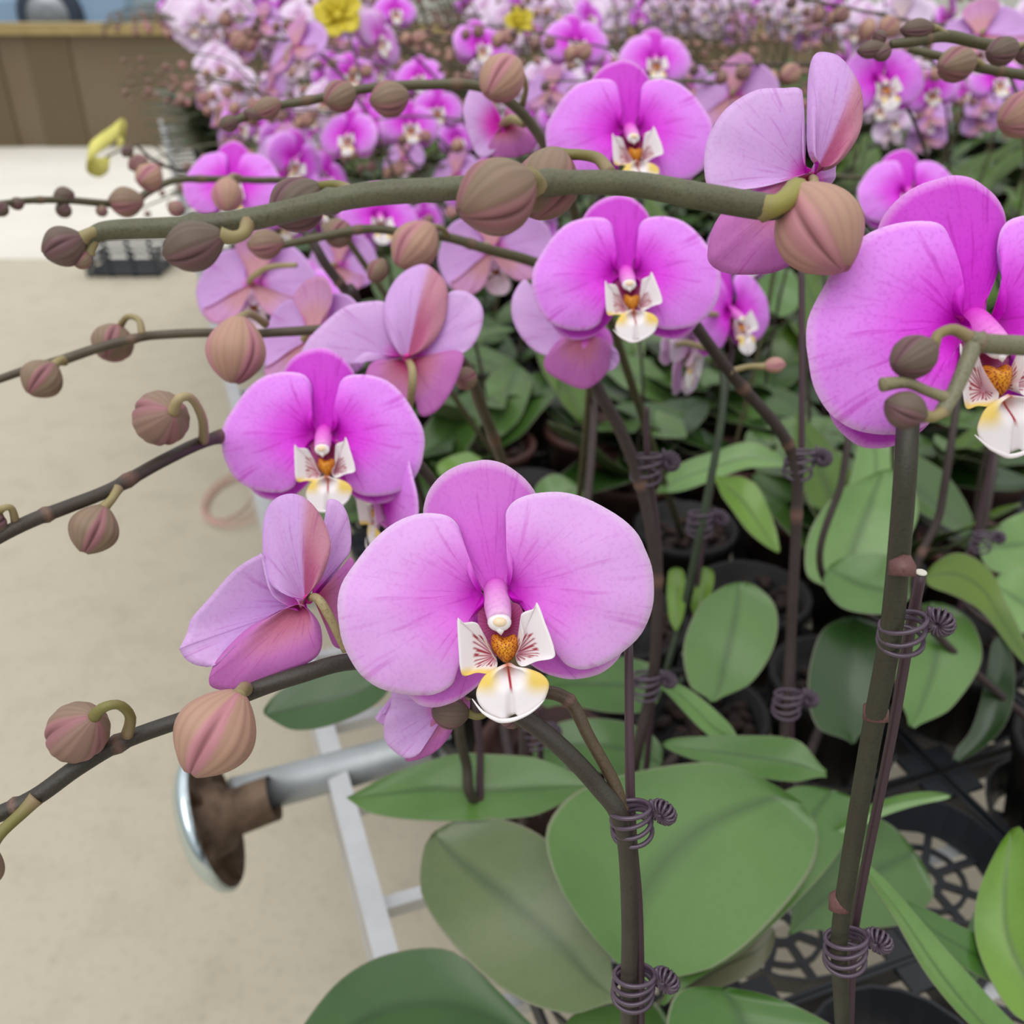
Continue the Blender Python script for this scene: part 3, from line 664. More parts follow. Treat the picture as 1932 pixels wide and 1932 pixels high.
# ---- D: right-hand spike with the long horizontal stem
pD = take(.13, .20)
D = make_plant(pD, 'orchid with the thick upright stem at right, its long budded spike crossing left', pot=0)
top = Vector((pD.x, pD.y, BENCH+.09))
pts = [(1594,2120,.37,27),(1592,1990,.352,28),(1588,1900,.335,29),(1583,1780,.325,31),(1600,1650,.31,34),(1642,1400,.282,38),(1680,1200,.260,42),(1700,1000,.245,42),(1712,820,.242,42),(1716,680,.272,40),(1690,540,.276,42),(1610,440,.262,44),(1540,398,.25,46),(1480,390,.238,46),(1440,390,.232,50),(1320,370,.230,50),(1180,346,.228,46),(1000,346,.224,44),(850,356,.223,44),(700,366,.223,46),(600,385,.223,42),(480,412,.224,42),(350,428,.224,40),(230,433,.225,38),(185,440,.225,34),(160,462,.225,26)]
w3, rr = px_path(pts)
stem_obj(D, [top]+w3, [.0028]+rr, 'flower_spike', lin((56, 56, 42)), n=150, nodes=(.69, .80, .88), col2=lin((96, 96, 72)), c2=(.42, .56))
sk, rs = px_path([(1738,1082,.262,20),(1715,1200,.270,21),(1680,1400,.290,19),(1620,1700,.326,18),(1608,1800,.338,18),(1602,1940,.352,18),(1600,2040,.365,17)])
stem_obj(D, sk+[top+Vector((.012, .004, -.01))], rs+[.0016], 'stake', matl=M_STAKE, n=30, seg=12)
mb = MB(); ellipsoid(mb, P(1738,1080,.2615)-D.location, (.0016, .0016, .0006), (1, 1, 1)); ob('stake_cap', mb.mesh('stake_cap', mat('stake_end', lin((225, 222, 205)), .6)), D)
add_tie(D, P(1696,1192,.260), P(1710,1100,.25)-P(1680,1300,.27), 42*.26/FPX*.85, AX_R, 3)
add_tie(D, P(1590,1790,.326), P(1596,1700,.31)-P(1586,1860,.33), 36*.326/FPX*.9, AX_R, 4)
for (x, y, d, ww) in ((1702,1072,.246,46), (1652,1345,.277,44), (1583,1703,.317,36)):
    mb = MB(); tube(mb, [P(x, y+14, d)-D.location, P(x+1, y-10, d)-D.location, P(x+8, y-26, d-.001)-D.location], [ww*d/FPX*.54, ww*d/FPX*.53, ww*d/FPX*.2], 16, lin((112, 76, 74))); ob('node_sheath', mb.mesh('node_sheath', M_STEM), D)
add_flower(D, P(1836,622,.247), 3, 4, -4, .985, 'open', 'deep', attach=P(1716,680,.272), label='large magenta flower cut by the right edge of the photo')
traced_flower(D, .262, (1535,330), [
 ('petal', [(1528,325),(1480,345),(1420,360),(1345,360),(1328,330),(1332,270),(1355,225),(1385,195),(1430,172),(1480,168),(1505,172),(1512,190),(1510,260),(1515,310)], -3e-3, -3e-3, 'B', (-10, -4, .003)),
 ('petal', [(1560,328),(1590,325),(1598,300),(1600,260),(1580,250),(1550,300)], 2e-3, 3e-3, 'B', (6, -4, .005)),
 ('sepal', [(1535,325),(1518,300),(1513,250),(1515,180),(1522,130),(1532,112),(1545,110),(1575,122),(1600,148),(1617,185),(1621,220),(1612,262),(1590,300),(1565,325),(1545,330)], -6e-3, -1e-3, 'D', (2, 0, .000)),
 ('sepal', [(1535,330),(1500,330),(1440,345),(1390,370),(1350,420),(1338,470),(1345,495),(1380,512),(1430,515),(1480,505),(1530,470),(1550,400)], -4e-3, 1e-3, 'S', (-2, 4, .003))],
 [(1536,345,.256),(1520,385,.250)], 'pale pink flower seen from behind above the round bud', throat=(0, 0, .001, 8))
bud_px(D, (1500,356), (1590,508), 162, .236, 'ripe', 1.2, [(1440,392,.232),(1462,388,.230),(1482,378,.2315)], 44, 1, 1.14, pedc=lin((150, 146, 70)))
bud_px(D, (1003,336), (872,405), 142, .215, 'mid', .8, [(1010,350,.222),(1006,338,.219)], 40, 1, 1.12)
bud_px(D, (1052,286), (1012,408), 120, .236, 'mid', 2.0, [(1150,328,.228),(1130,300,.232),(1095,292,.236),(1070,292,.237)], 22, 1, 1.15, pedc=OLIVE)
bud_px(D, (604,352), (518,420), 100, .232, 'dark', .5, [(664,362,.224),(640,350,.228),(615,350,.231)], 20, 1, 1.15, pedc=OLIVE)
bud_px(D, (420,442), (312,486), 92, .218, 'dark', .5, [(468,420,.223),(460,440,.221),(440,448,.219)], 26, 1, 1.15)
bud_px(D, (158,448), (84,482), 76, .222, 'dark', 1.4, [(185,438,.225),(170,440,.223)], 24, 1, 1.1)
bud_px(D, (168,478), (142,502), 36, .224, 'mid', .4, [(178,450,.225),(174,464,.225)], 20, 1, 1.2)

# ---- B: second spike at the left with the magenta front flower
pB = take(-.01, .56)
B = make_plant(pB, 'orchid with the magenta front-facing flower left of centre, spike reaching the left edge', pot=1)
top = Vector((pB.x, pB.y, BENCH+.09))
pts = [(905,1510,.62,20),(880,1440,.60,20),(866,1360,.58,20),(880,1180,.54,20),(880,1020,.50,20),(830,930,.47,21),(785,870,.455,22),(740,830,.45,22),(620,815,.460,22),(500,812,.458,22),(400,828,.425,24),(310,868,.395,24),(212,922,.37,25),(130,955,.36,26),(60,982,.352,27),(0,1012,.346,26),(-80,1060,.34,24)]
w3, rr = px_path(pts); stem_obj(B, [top]+w3, [.003]+rr, 'flower_spike', lin((66, 58, 50)), n=100, nodes=(.64, .75, .86))
sk, rs = px_path([(895,1290,.60,14),(905,1400,.61,14),(925,1560,.63,14)]); stem_obj(B, sk+[top+Vector((.01, 0, 0))], rs+[.0018], 'stake', matl=M_STAKE, n=16)
add_flower(B, P(612,824,.432), 0, 2, 2, 1.0, 'open', 'deep', attach=P(640,812,.446), label='magenta flower facing the camera left of centre')
add_flower(B, P(728,915,.462), -62, 10, 12, .95, 'open', 'deep', attach=P(785,870,.458), label='pink flower edge-on behind the large flower')
bud_px(B, (328,778), (282,800), 104, .388, 'mid', .6, [(384,830,.415),(382,790,.395),(362,752,.38),(338,752,.374)], 18, -1, 1.1, pedc=PEDC)
bud_px(B, (196,956), (158,1042), 90, .362, 'mid', .3, [(222,922,.37),(212,940,.366)], 18, 1, 1.1)
bud_px(B, (-6,975), (-30,1000), 60, .345, 'dark', .3, [(30,990,.35),(22,960,.345),(4,960,.343)], 14, 1, 1.1)

# ---- C: third spike
pC = take(.06, .73)
Cc = make_plant(pC, 'orchid with the flower seen from behind above the magenta one, thin spike pointing left', pot=0)
top = Vector((pC.x, pC.y, BENCH+.09))
pts = [(985,1100,.70,18),(968,950,.63,18),(940,850,.59,19),(905,760,.55,22),(884,700,.53,22),(840,660,.52,18),(700,620,.51,18),(560,625,.50,18),(470,630,.49,17),(385,628,.48,17),(300,632,.475,17),(262,637,.47,17),(190,655,.465,18),(115,680,.46,19),(50,698,.455,16),(0,715,.45,15),(-60,735,.445,14)]
w3, rr = px_path(pts); stem_obj(Cc, [top]+w3, [.003]+rr, 'flower_spike', lin((86, 76, 58)), n=90, nodes=(.2, .72, .87))
bud_px(Cc, (885,708), (872,720), 44, .52, 'mid', .3, None, 14, 1, 1.3)
bud_px(Cc, (103,688), (55,742), 76, .45, 'mid', .3, [(120,680,.46),(110,682,.455)], 18, 1, 1.1)
bud_px(Cc, (225,618), (200,676), 76, .48, 'mid', 1.0, [(268,632,.47),(262,604,.472),(240,598,.475)], 12, 1, 1.05)
bud_px(Cc, (452,598), (438,722), 110, .44, 'ripe', .2, [(500,610,.49),(470,592,.46)], 16, 1, 1.05)
traced_flower(Cc, .485, (768,676), [
 ('petal', [(760,672),(722,670),(690,665),(650,690),(600,690),(560,700),(575,650),(610,610),(650,580),(690,570),(728,572),(735,610),(745,650)], -3e-3, -2e-3, 'B', (-8, -4, .003)),
 ('petal', [(775,670),(800,640),(830,590),(848,552),(880,550),(905,570),(912,600),(900,640),(875,665),(830,672)], -2e-3, -3e-3, 'B', (6, -4, .004)),
 ('sepal', [(765,675),(740,650),(725,610),(730,560),(755,520),(795,500),(825,515),(845,548),(838,610),(810,655)], -6e-3, 0, 'D', (0, 0, .001)),
 ('sepal', [(760,680),(735,678),(700,685),(690,720),(710,760),(745,775),(770,790),(782,740),(778,700)], -3e-3, -1e-3, 'S', (-2, 4, .002)),
 ('sepal', [(775,680),(800,672),(850,660),(875,670),(865,710),(845,750),(820,778),(795,785),(782,750),(776,710)], -3e-3, -1e-3, 'S', (4, 4, .002))],
 [(778,700,.475),(776,745,.478),(765,800,.50)], 'lilac pink flower seen from behind, above the magenta flower', throat=(0, 0, 0, 9), stalk=13)
add_flower(Cc, P(590,640,.53), 152, 0, 0, .85, 'open', 'pale', attach=P(640,622,.51))

# ---- E: spike tip entering at the right edge, very near
pE = take(.30, .22)
E = make_plant(pE, 'orchid whose grey-green spike tip with small buds crosses the large right flower', pot=0)
top = Vector((pE.x, pE.y, BENCH+.09))
w3, rr = px_path([(2300,900,.30,30),(2150,700,.24,34),(1990,655,.212,38),(1930,652,.208,38),(1862,648,.206,38),(1830,640,.206,34)])
stem_obj(E, [top, top+Vector((0, 0, .15))]+w3, [.0028, .0028]+rr, 'flower_spike', lin((118, 116, 90)), n=60, nodes=(.9,))
w3, rr = px_path([(1838,648,.206,34),(1822,690,.205,30),(1800,740,.205,28),(1778,776,.205,30)]); stem_obj(E, w3, rr, 'side_branch', lin((128, 126, 100)), n=20)
w3, rr = px_path([(1790,752,.205,24),(1750,738,.204,20),(1710,722,.203,22),(1664,726,.202,28)]); stem_obj(E, w3, rr, 'side_branch', lin((136, 130, 98)), n=20)
bud_px(E, (1762,652), (1688,694), 82, .203, 'dark', .5, [(1835,640,.206),(1800,622,.205),(1772,630,.204),(1764,645,.2035)], 22, 1, 1.12, pedc=lin((140, 128, 82)))
bud_px(E, (1745,785), (1672,762), 72, .201, 'dark', .5, [(1780,775,.205),(1762,786,.203)], 24, 1, 1.1)

# ================================================================== mid-ground spikes (each a plant of its own)
def simple_plant(x, y, label, pts, col, th, flowers=(), buds=(), pot=0, nodes=(), stake=None, ties=(), nleaf=0, n=60):
    b = take(x, y); t = make_plant(b, label, pot=pot, nleaf=nleaf, rnd=R0); top = Vector((b.x, b.y, BENCH+.09))
    w3, rr = px_path(pts)
    if (w3[0]-top).length < .9: w3 = [top]+w3; rr = [rr[0]*1.1]+rr
    stem_obj(t, w3, rr, 'flower_spike', col, nodes=nodes, n=n, seg=10)
    for f in flowers:
        x, y, W, yaw, pit, rol, style, tone, att = f; d = 162/W
        add_flower(t, P(x, y, d), yaw, pit, rol, 1.0, style, tone, attach=P(att[0], att[1], att[2]) if att else None)
    for bd in buds: bud_px(t, *bd[:2], bd[2], bd[3], bd[4], bd[5] if len(bd) > 5 else .4, bd[6] if len(bd) > 6 else None, 12, 1, 1.15)
    if stake:
        w4, r4 = px_path(stake); stem_obj(t, w4, r4, 'stake', matl=M_STAKE, n=16, seg=8)
    for tx, ty, td, rw in ties: add_tie(t, P(tx, ty, td), (0, 0, 1), rw*td/FPX, AX_R, 4)
    return t
BR = lin((62, 50, 48)); OL = lin((92, 88, 62))
# F2 plant: stem leaning from (1500,860)
K = simple_plant(.30, .55, 'orchid with the magenta flower just below the long stem, its stalk leaning right',
    [(1485,1500,.66,20),(1492,1200,.62,20),(1502,1000,.60,21),(1500,880,.585,21),(1470,810,.57,22),(1400,730,.55,22),(1345,660,.53,22),(1310,610,.515,22),(1280,560,.505,20),(1230,520,.50,18),(1190,520,.50,14)], BR, 0,
    flowers=[(1180,522,347,-3,2,0,'open','deep',(1230,520,.50)), (1296,655,215,62,14,25,'open','lilac',(1345,660,.53)), (1376,590,220,38,4,-14,'open','deep',(1310,610,.515))],
    buds=[((1440,692),(1482,686),30,.55,'ripe',.3,[(1375,702,.54),(1410,692,.548)])],
    stake=[(1512,470,.58,13),(1512,860,.60,13),(1496,1200,.63,13),(1490,1500,.67,13)], ties=[(1504,872,.588,23),(1482,1325,.62,22)], nodes=(.3,.42,.55), n=80)
# F1 + lower-left bell flower
L_ = simple_plant(.13, .62, 'orchid with the upper front-facing magenta flower behind the long budded stem',
    [(1195,1500,.66,22),(1232,1280,.62,22),(1240,1120,.60,23),(1228,1000,.585,23),(1205,900,.575,24),(1165,800,.56,24),(1128,735,.55,24),(1100,650,.545,20),(1110,500,.55,18),(1140,350,.56,16),(1190,270,.56,12)], BR, 0,
    flowers=[(1187,252,312,0,2,0,'open','deep',(1190,270,.56))],
    stake=[(1220,768,.57,11),(1222,870,.58,12),(1245,1100,.61,12),(1215,1500,.67,12)], ties=[(1216,880,.575,24),(1215,1290,.62,22)], nodes=(.3,.45), n=80)
traced_flower(L_, .53, (1100,620), [
 ('petal', [(1100,620),(1040,600),(1010,560),(990,530),(968,560),(966,600),(985,640),(1020,670),(1070,680),(1110,660)], -3e-3, -4e-3, 'B', (-4, 4, .002)),
 ('petal', [(1120,610),(1150,620),(1158,650),(1140,670),(1090,668),(1050,650),(1050,610)], -3e-3, 2e-3, 'F', (4, 2, .004)),
 ('sepal', [(1100,640),(1060,640),(1030,670),(1030,700),(1070,725),(1105,735),(1140,710),(1150,680),(1145,645)], -5e-3, 0, 'S', (0, 12, 0)),
 ('lip', [(1130,660),(1150,650),(1166,665),(1168,685),(1152,700),(1140,690)], -2e-3, -2e-3, 'B', (36, 36, .003))],
 [(1105,720,.545)], 'pink flower in profile with its lip curling right')
# stem with a cut tip standing between
simple_plant(.0, .70, 'orchid with two dark upright stems rising behind the small lower flower',
    [(985,1540,.66,22),(990,1400,.64,22),(1000,1250,.63,20),(1090,1050,.66,18),(1120,800,.70,16),(1115,700,.73,14)], BR, 0, stake=[(1018,1330,.64,12),(1022,1540,.67,12)], ties=[(1005,1385,.64,20)])
simple_plant(.27, .80, 'orchid with two thin parallel stems behind the leaves right of centre',
    [(1262,1300,.80,13),(1290,1150,.78,14),(1330,960,.75,15),(1365,750,.74,15),(1350,600,.75,12)], lin((60,74,54)), 0, flowers=[(1400,470,150,20,0,0,'open','deep',None)], stake=[(1385,640,.76,10),(1330,1000,.78,10),(1290,1300,.83,10)], ties=[(1318,985,.76,20)])
simple_plant(.46, .62, 'orchid with dark thin stems crossing at the right edge',
    [(1740,1160,.72,15),(1775,960,.70,15),(1800,800,.69,14),(1830,600,.70,13)], BR, 0, stake=[(1880,820,.74,11),(1830,1060,.78,11),(1800,1200,.80,11)], nodes=(.4,), ties=[(1850,1020,.76,16)])
simple_plant(.60, .60, 'orchid with slender stem just inside the right edge',
    [(1830,1150,.82,12),(1860,980,.80,12),(1880,850,.80,12),(1900,650,.82,10)], BR, 0)
simple_plant(.38, .75, 'orchid with upright stem directly left of the right flower',
    [(1560,1100,.80,13),(1590,900,.78,14),(1605,780,.78,14),(1600,600,.80,12)], BR, 0)
# top right: two crossing spike tips
simple_plant(.62, .40, 'orchid with the upper of two crossing budded spike tips at top right',
    [(2150,300,.46,20),(2010,130,.45,22),(1932,97,.445,22),(1850,82,.44,21),(1785,68,.435,22),(1725,78,.43,19),(1680,84,.43,16)], OL, 0,
    buds=[((1762,52),(1700,58),38,.43,'dark',.3,[(1785,66,.434),(1770,54,.432)]),((1672,88),(1618,98),32,.43,'dark'),((1668,78),(1652,64),26,.43,'dark',.9),((1680,92),(1650,108),30,.43,'dark',1.3),((1918,88),(1865,104),52,.43,'dark',.5,[(1940,84,.44),(1928,84,.436)]),((1960,95),(1915,104),40,.44,'dark')], nodes=(.5,.8))
simple_plant(.70, .45, 'orchid with the lower of two crossing budded spike tips at top right',
    [(2160,330,.50,18),(2020,165,.50,20),(1932,142,.49,19),(1850,128,.485,18),(1780,108,.48,16),(1715,92,.48,14)], OL, 0,
    buds=[((1835,112),(1776,130),64,.475,'mid',.3,[(1855,126,.486),(1845,116,.48)]),((1975,195),(1890,235),84,.48,'ripe',.4)], nodes=(.6,))
# upper left spikes
simple_plant(.16, .80, 'orchid with long upper spike running left from a round pink bud',
    [(1090,420,.58,20),(1040,300,.55,20),(1010,245,.54,20),(965,195,.53,20),(900,162,.525,19),(800,160,.52,18),(700,166,.515,17),(600,186,.51,16),(500,205,.505,15),(440,230,.50,15),(420,238,.50,12)], OL, 0,
    flowers=[], buds=[((975,115),(920,180),84,.50,'ripe',.4,[(985,200,.535),(992,160,.52)]),((668,168),(615,195),58,.50,'mid',.3),((770,178),(700,195),66,.50,'mid'),((530,192),(480,215),40,.50,'mid'),((450,225),(415,240),30,.50,'dark'),((500,220),(460,212),22,.5,'dark')], nodes=(.5,.62,.75,.88))
traced_flower(L_, .56, (945,235), [
 ('petal', [(950,240),(925,190),(905,165),(885,175),(875,215),(885,260),(900,295),(920,300),(945,275)], -3e-3, -4e-3, 'B', (-4, 4, .002)),
 ('sepal', [(950,240),(960,195),(975,205),(1005,240),(1015,265),(1000,290),(960,300),(930,300),(920,280)], -4e-3, 0, 'S', (2, 2, 0))],
 [(965,225,.55),(990,235,.545)], 'lilac flower in profile with folded petals, upper centre', tone='pale')
simple_plant(-.02, .92, 'orchid with level spike at far upper left reaching the left edge',
    [(640,430,.78,13),(560,350,.74,13),(480,340,.72,13),(400,338,.70,13),(330,340,.68,13),(280,362,.66,14),(240,385,.64,14),(130,378,.60,13),(60,378,.58,12),(0,384,.56,11),(-40,386,.56,10)], OL, 0,
    buds=[((300,325),(262,345),50,.64,'ripe'),((270,378),(206,384),56,.63,'mid'),((140,366),(102,372),34,.60,'dark'),((128,390),(112,402),30,.6,'dark'),((45,378),(20,390),24,.57,'dark'),((10,384),(-8,404),30,.56,'dark'),((430,338),(428,398),58,.66,'ripe',.3,[(450,335,.70),(440,332,.68)]),((320,392),(345,396),30,.62,'mid'),((196,392),(188,404),22,.62,'mid')], nodes=(.4,.6,.8))
simple_plant(.06, .85, 'orchid with spike under the long stem, striped ripe bud hanging at its middle',
    [(1120,600,.62,16),(1060,520,.60,19),(1000,492,.585,20),(920,470,.57,20),(845,448,.56,18),(760,438,.55,17),(690,432,.545,17),(600,448,.54,16),(500,470,.53,14)], OL, 0,
    flowers=[(930,470,225,165,-10,10,'open','pale',(920,470,.57))],
    buds=[((815,425),(752,502),88,.52,'ripe',.4,[(845,445,.56),(832,430,.54)]),((535,455),(468,466),56,.52,'mid'),((655,425),(620,455),55,.55,'mid'),((725,490),(700,530),40,.55,'mid')], nodes=(.5,.8))
simple_plant(-.05, .80, 'orchid with the lilac flower seen from behind at the left end of the bloom mass',
    [(690,620,.66,18),(660,560,.64,19),(615,500,.625,19),(592,460,.62,17),(560,420,.62,14)], BR, 0,
    flowers=[(480,535,235,172,6,4,'open','pale',(560,500,.66)),(640,500,170,150,0,0,'open','pale',None)], nodes=(.5,))

# ================================================================== blooms of the rows behind: every flower hangs on a spike of its own plant
TEMPL = []
bgf = [ # px, py, width px, yaw, pitch, roll, tone
 (440,350,190,-6,0,4,'deep',0),(538,292,125,165,-6,0,'pale',0),(610,330,110,40,0,20,'deep',0),(715,410,150,20,0,5,'deep',0),(860,330,110,150,0,0,'pale',0),
 (692,235,112,0,0,0,'deep',0),(772,235,112,12,0,0,'deep',0),(842,222,90,30,0,0,'deep',0),(560,90,140,150,10,10,'deep',0),(495,45,90,160,0,0,'pale',0),
 (512,165,85,140,0,0,'pale',0),(545,230,95,60,0,0,'pale',0),(715,70,115,55,0,12,'pale',0),(662,140,95,8,0,0,'deep',0),(792,145,95,-12,0,0,'deep',0),(905,85,110,25,0,0,'deep',0),
 (1085,80,125,6,0,0,'deep',0),(1235,112,135,0,0,4,'deep',0),(1040,170,110,160,0,0,'pale',0),(1385,180,165,150,0,0,'deep',0),(1300,165,100,120,0,0,'pale',0),(1660,152,165,4,6,-8,'deep',0),
 (1712,365,190,0,0,0,'deep',0),(1850,70,170,160,10,10,'pale',0),(1700,38,110,140,0,0,'lilac',0),(1880,150,110,0,0,0,'deep',0),(760,300,95,150,0,0,'pale',0),(480,240,80,30,0,0,'deep',0),(1110,30,75,40,0,0,'deep',0),(745,20,80,10,0,0,'deep',0)]
FLO = {}
regs = [('left', 0, 640), ('centre', 640, 1150), ('right', 1150, 2000)]
def region(px): return [n for n, a, b in regs if a <= px < b or n == 'right'][0]
for n_, (px, py, W, yaw, pit, rol, tone, _) in enumerate(bgf):
    tone = 'pale' if abs(yaw) > 110 and tone == 'deep' else tone
    d = 162/W; p = P(px, py, d); lo = W < 150
    b = take(p.x+.10, p.y+.06); t = make_plant(b, 'tmp', pot=n_ % 2, nleaf=5, rnd=R0); top = Vector((b.x, b.y, BENCH+.09))
    kind = 'lilac' if tone != 'deep' else 'magenta'
    how = 'facing away' if 110 < abs(yaw) else ('turned sideways' if abs(yaw) > 35 else 'facing the camera')
    t['label'] = 'blurred orchid, %s flower %s, %s of the blooms' % (kind, how, region(px)) if W < 130 else 'orchid with %s flower %s, %s, %s' % (kind, how, 'past the long stem' if py > 200 else 'near top', region(px))
    t['group'] = 'flowering orchids of the rows behind'
    back = AX_F*.02
    q1 = top.lerp(p, .75)+Vector((.05, .01, 0)); q1.z = p.z-.10; q2 = p+back+Vector((.02, .01, .005)); tip = p+Vector((-(.16 if px > 640 else .04)-R0.random()*.05, R0.uniform(-.05, .05), .01+R0.random()*.03))
    q3 = p+back+Vector((-.06, 0, .022))
    pts = [top, top.lerp(q1, .6)+Vector((.012, 0, .01)), q1, q2, q3, tip]
    stem_obj(t, pts, [.0024, .0024, .0022, .002, .0017, .0010], 'flower_spike', OL if n_ % 3 else BR, n=30, seg=6)
    add_flower(t, p, yaw, pit, rol, 1.0, 'open', tone, attach=q2, lo=lo)
    if n_ % 2 == 0: add_flower(t, q1+Vector((-.03, -.03, .0)), R0.uniform(-50, 50), 0, R0.uniform(-10, 10), .9, 'open', 'deep', lo=True)
    for k in range(5):
        u = .15+.2*k; c = q3.lerp(tip, u)+Vector((0, 0, .0)); s = (.022-.003*k); side = (-1)**k
        dr = Vector((-.35, -.3, -.8 if side < 0 else -.2)).normalized()
        add_bud(t, c+dr*.005, c+dr*(.005+s*1.15), s, 'ripe' if k < 2 else ('mid' if k < 4 else 'dark'), k, lo=True)

# ---- far rows
far_lab = {'left': 'small blurred orchid in the far rows, left side of the bench', 'centre': 'small blurred orchid in the far rows, middle of the bench', 'right': 'small blurred orchid in the far rows, right side of the bench'}
PROTOS = []
r2 = random.Random(5)
def far_proto(seed, nf, tone):
    r = random.Random(seed); t = make_plant((0, 0), 'tmp', pot=seed % 2, nleaf=4, rnd=r)
    H = r.uniform(.36, .46); a = Vector((0, 0, .09)); b = Vector((.03, .0, H*.7)); c = Vector((-.02, -.02, H)); e = Vector((-.24, -.04, H+r.uniform(-.02, .05)))
    base = Vector(t.location)
    stem_obj(t, [base+v for v in (a, b, c, c.lerp(e, .5)+Vector((0, 0, .02)), e)], [.0024, .0022, .002, .0016, .001], 'flower_spike', OL, n=20, seg=6)
    for k in range(nf):
        q = b.lerp(c, .5+.5*k/nf)+Vector((r.uniform(-.05, .03), -.03, .01+.012*k)); add_flower(t, base+q, r.choice([0, 20, -30, 60, 160, -150]), r.uniform(-10, 10), r.uniform(-15, 15), r.uniform(.8, .95), 'open', tone, lo=True)
    for k in range(6):
        q = c.lerp(e, .1+.17*k); s = .022-.0025*k; dr = Vector((-.4, -.3, (-1)**k*.4-.5)).normalized(); add_bud(t, base+q+dr*.005, base+q+dr*(.005+s), s, 'ripe' if k < 3 else 'mid', k, lo=True)
    return t
def copy_tree(o, loc, rot):
    c = o.copy(); C.objects.link(c); c.location = loc; c.rotation_euler = (0, 0, rot)
    for ch in list(o.children):
        d = ch.copy(); C.objects.link(d); d.parent = c
    return c
def leafy_proto(): return make_plant((0, 0), 'tmp', pot=0, nleaf=7, rnd=random.Random(77))
protos = [far_proto(1, 3, 'deep'), far_proto(2, 4, 'deep'), far_proto(3, 2, 'pale'), far_proto(4, 4, 'lilac'), far_proto(5, 0, 'deep'), far_proto(6, 1, 'deep'), leafy_proto()]
DESC = ['three magenta flowers', 'four magenta flowers', 'two lilac flowers', 'four whitish pink flowers', 'budded spike and no open flower', 'a single magenta flower', 'only broad leaves']
pu = [0]*7
def place_proto(k, loc, rot, lab, grp, sc=1):
    if pu[k] == 0: o = protos[k]; o.location = loc; o.rotation_euler = (0, 0, rot); pu[k] = 1
    else: o = copy_tree(protos[k], loc, rot)
    o['label'] = lab; o['group'] = grp; o.scale = (sc, sc, sc)
def vis(c):
    v = c-CAM; d = v.dot(AX_F)
    return d > .1 and abs(v.x/d) < .60
near_n = 0
for key in sorted(CELLS):
    c = CELLS[key]
    if key in used or not vis(Vector((c.x, c.y, BENCH+.2))) : continue
    v = Vector((c.x, c.y, BENCH+.25))-CAM; d = v.dot(AX_F); px = 966+FPX*v.x/d
    if c.y > 1.25:
        if (key[0]+key[1]) % 5 == 0: continue
        far = c.y > 2.0
        if px > 1560 and c.y < 2.1: k = 6
        elif 1130 < px < 1560 and c.y < 3.9: k = r2.choice([4, 6, 6])
        elif 760 < px < 900 and far: k = 4
        else: k = r2.choice([3, 3, 3, 2, 4, 1]) if far else r2.choice([0, 1, 1, 2, 4, 4, 5, 5])
        rg = region(px); band = 'middle rows' if not far else ('far rows' if c.y < 3.3 else 'farthest rows')
        place_proto(k, (c.x, c.y, BENCH+.012), r2.uniform(-.35, .35), 'blurred orchid with %s, %s, %s part of the bench' % (DESC[k], band, rg), 'orchids of the %s with %s' % (band, DESC[k]), 1.22 if c.y > 3 else 1)
    elif c.y > .62:
        t = make_plant(c, 'potted orchid of low leaves among the stems', 'leafy orchids between the flowering ones', pot=r2.randint(0, 1), nleaf=5, rnd=r2); near_n += 1
        h = r2.uniform(.2, .3); base = Vector(t.location)
        stem_obj(t, [base+Vector((.0, 0, .09)), base+Vector((r2.uniform(-.02, .02), 0, .2)), base+Vector((r2.uniform(-.03, .03), .02, h+.06))], [.0022, .0021, .0018], 'flower_spike', BR, n=10, seg=6)
ORD = ['leftmost', 'second from the left', 'third from the left', 'fourth from the left', 'fifth from the left', 'sixth from the left', 'seventh from the left', 'eighth from the left', 'ninth from the left', 'tenth from the left', 'eleventh from the left', 'twelfth from the left', 'thirteenth from the left', 'fourteenth from the left', 'fifteenth from the left', 'sixteenth from the left']
for g in ('leafy orchids between the flowering ones', 'flowering orchids of the rows behind'):
    L0 = {}
    for o in C.objects:
        if o.get('group') == g: L0.setdefault(o['label'], []).append(o)
    for lab, os_ in L0.items():
        if len(os_) > 1:
            lab = lab.replace('of the blooms', 'blooms')
            for q, o in enumerate(sorted(os_, key=lambda o: o.location.x/max(.1, o.location.y))): o['label'] = lab+', '+ORD[q % 16]
print('FAR', len([o for o in C.objects if not o.parent]), len(C.objects))

# ---- yellow blooms
M_YEL = mat('yellow_petal', lin((226, 208, 60)), .55, trans=.2); M_YEL2 = mat('pale_yellow_petal', lin((238, 232, 130)), .55, trans=.25)
def yellow(px, py, W, label, m):
    d = .07*FPX/W; p = P(px, py, d)
    t = thing('yellow_flower', (p.x, p.y, p.z), label, 'flower')
    for k in range(5):
        mb = MB(); a = k*2*PI/5+.3
        ol = [(0, 0), (.012, .006), (.018, .018), (.014, .030), (.004, .036), (-.010, .032), (-.018, .020), (-.012, .008)]
        fan(mb, (1000, 830), [(1000+(x*math.cos(a)-y*math.sin(a))/U, 830-(x*math.sin(a)+y*math.cos(a))/U) for x, y in ol], lambda x, z, r, t: -.010*r+wave(t, r, a, 2e-3), lambda *q: (1, 1, 1), lambda *q: (1, 1, 1), 6, 24)
        o = ob('petal', mb.mesh('petal', m), t); o.rotation_euler = (-PITCH, 0, 0)
    mb = MB(); ellipsoid(mb, (0, -.010, 0), (.007, .007, .007)); ob('flower_centre', mb.mesh('flower_centre', m), t)
    mb = MB(); tube(mb, cr([(0, .004, 0), (.01, .02, -.03), (.03, .03, -.18), (.03, .03, BENCH-p.z)], 12), .002, 6, col=(.2, .25, .1)); ob('flower_stem', mb.mesh('flower_stem', M_STEM), t)
    return t
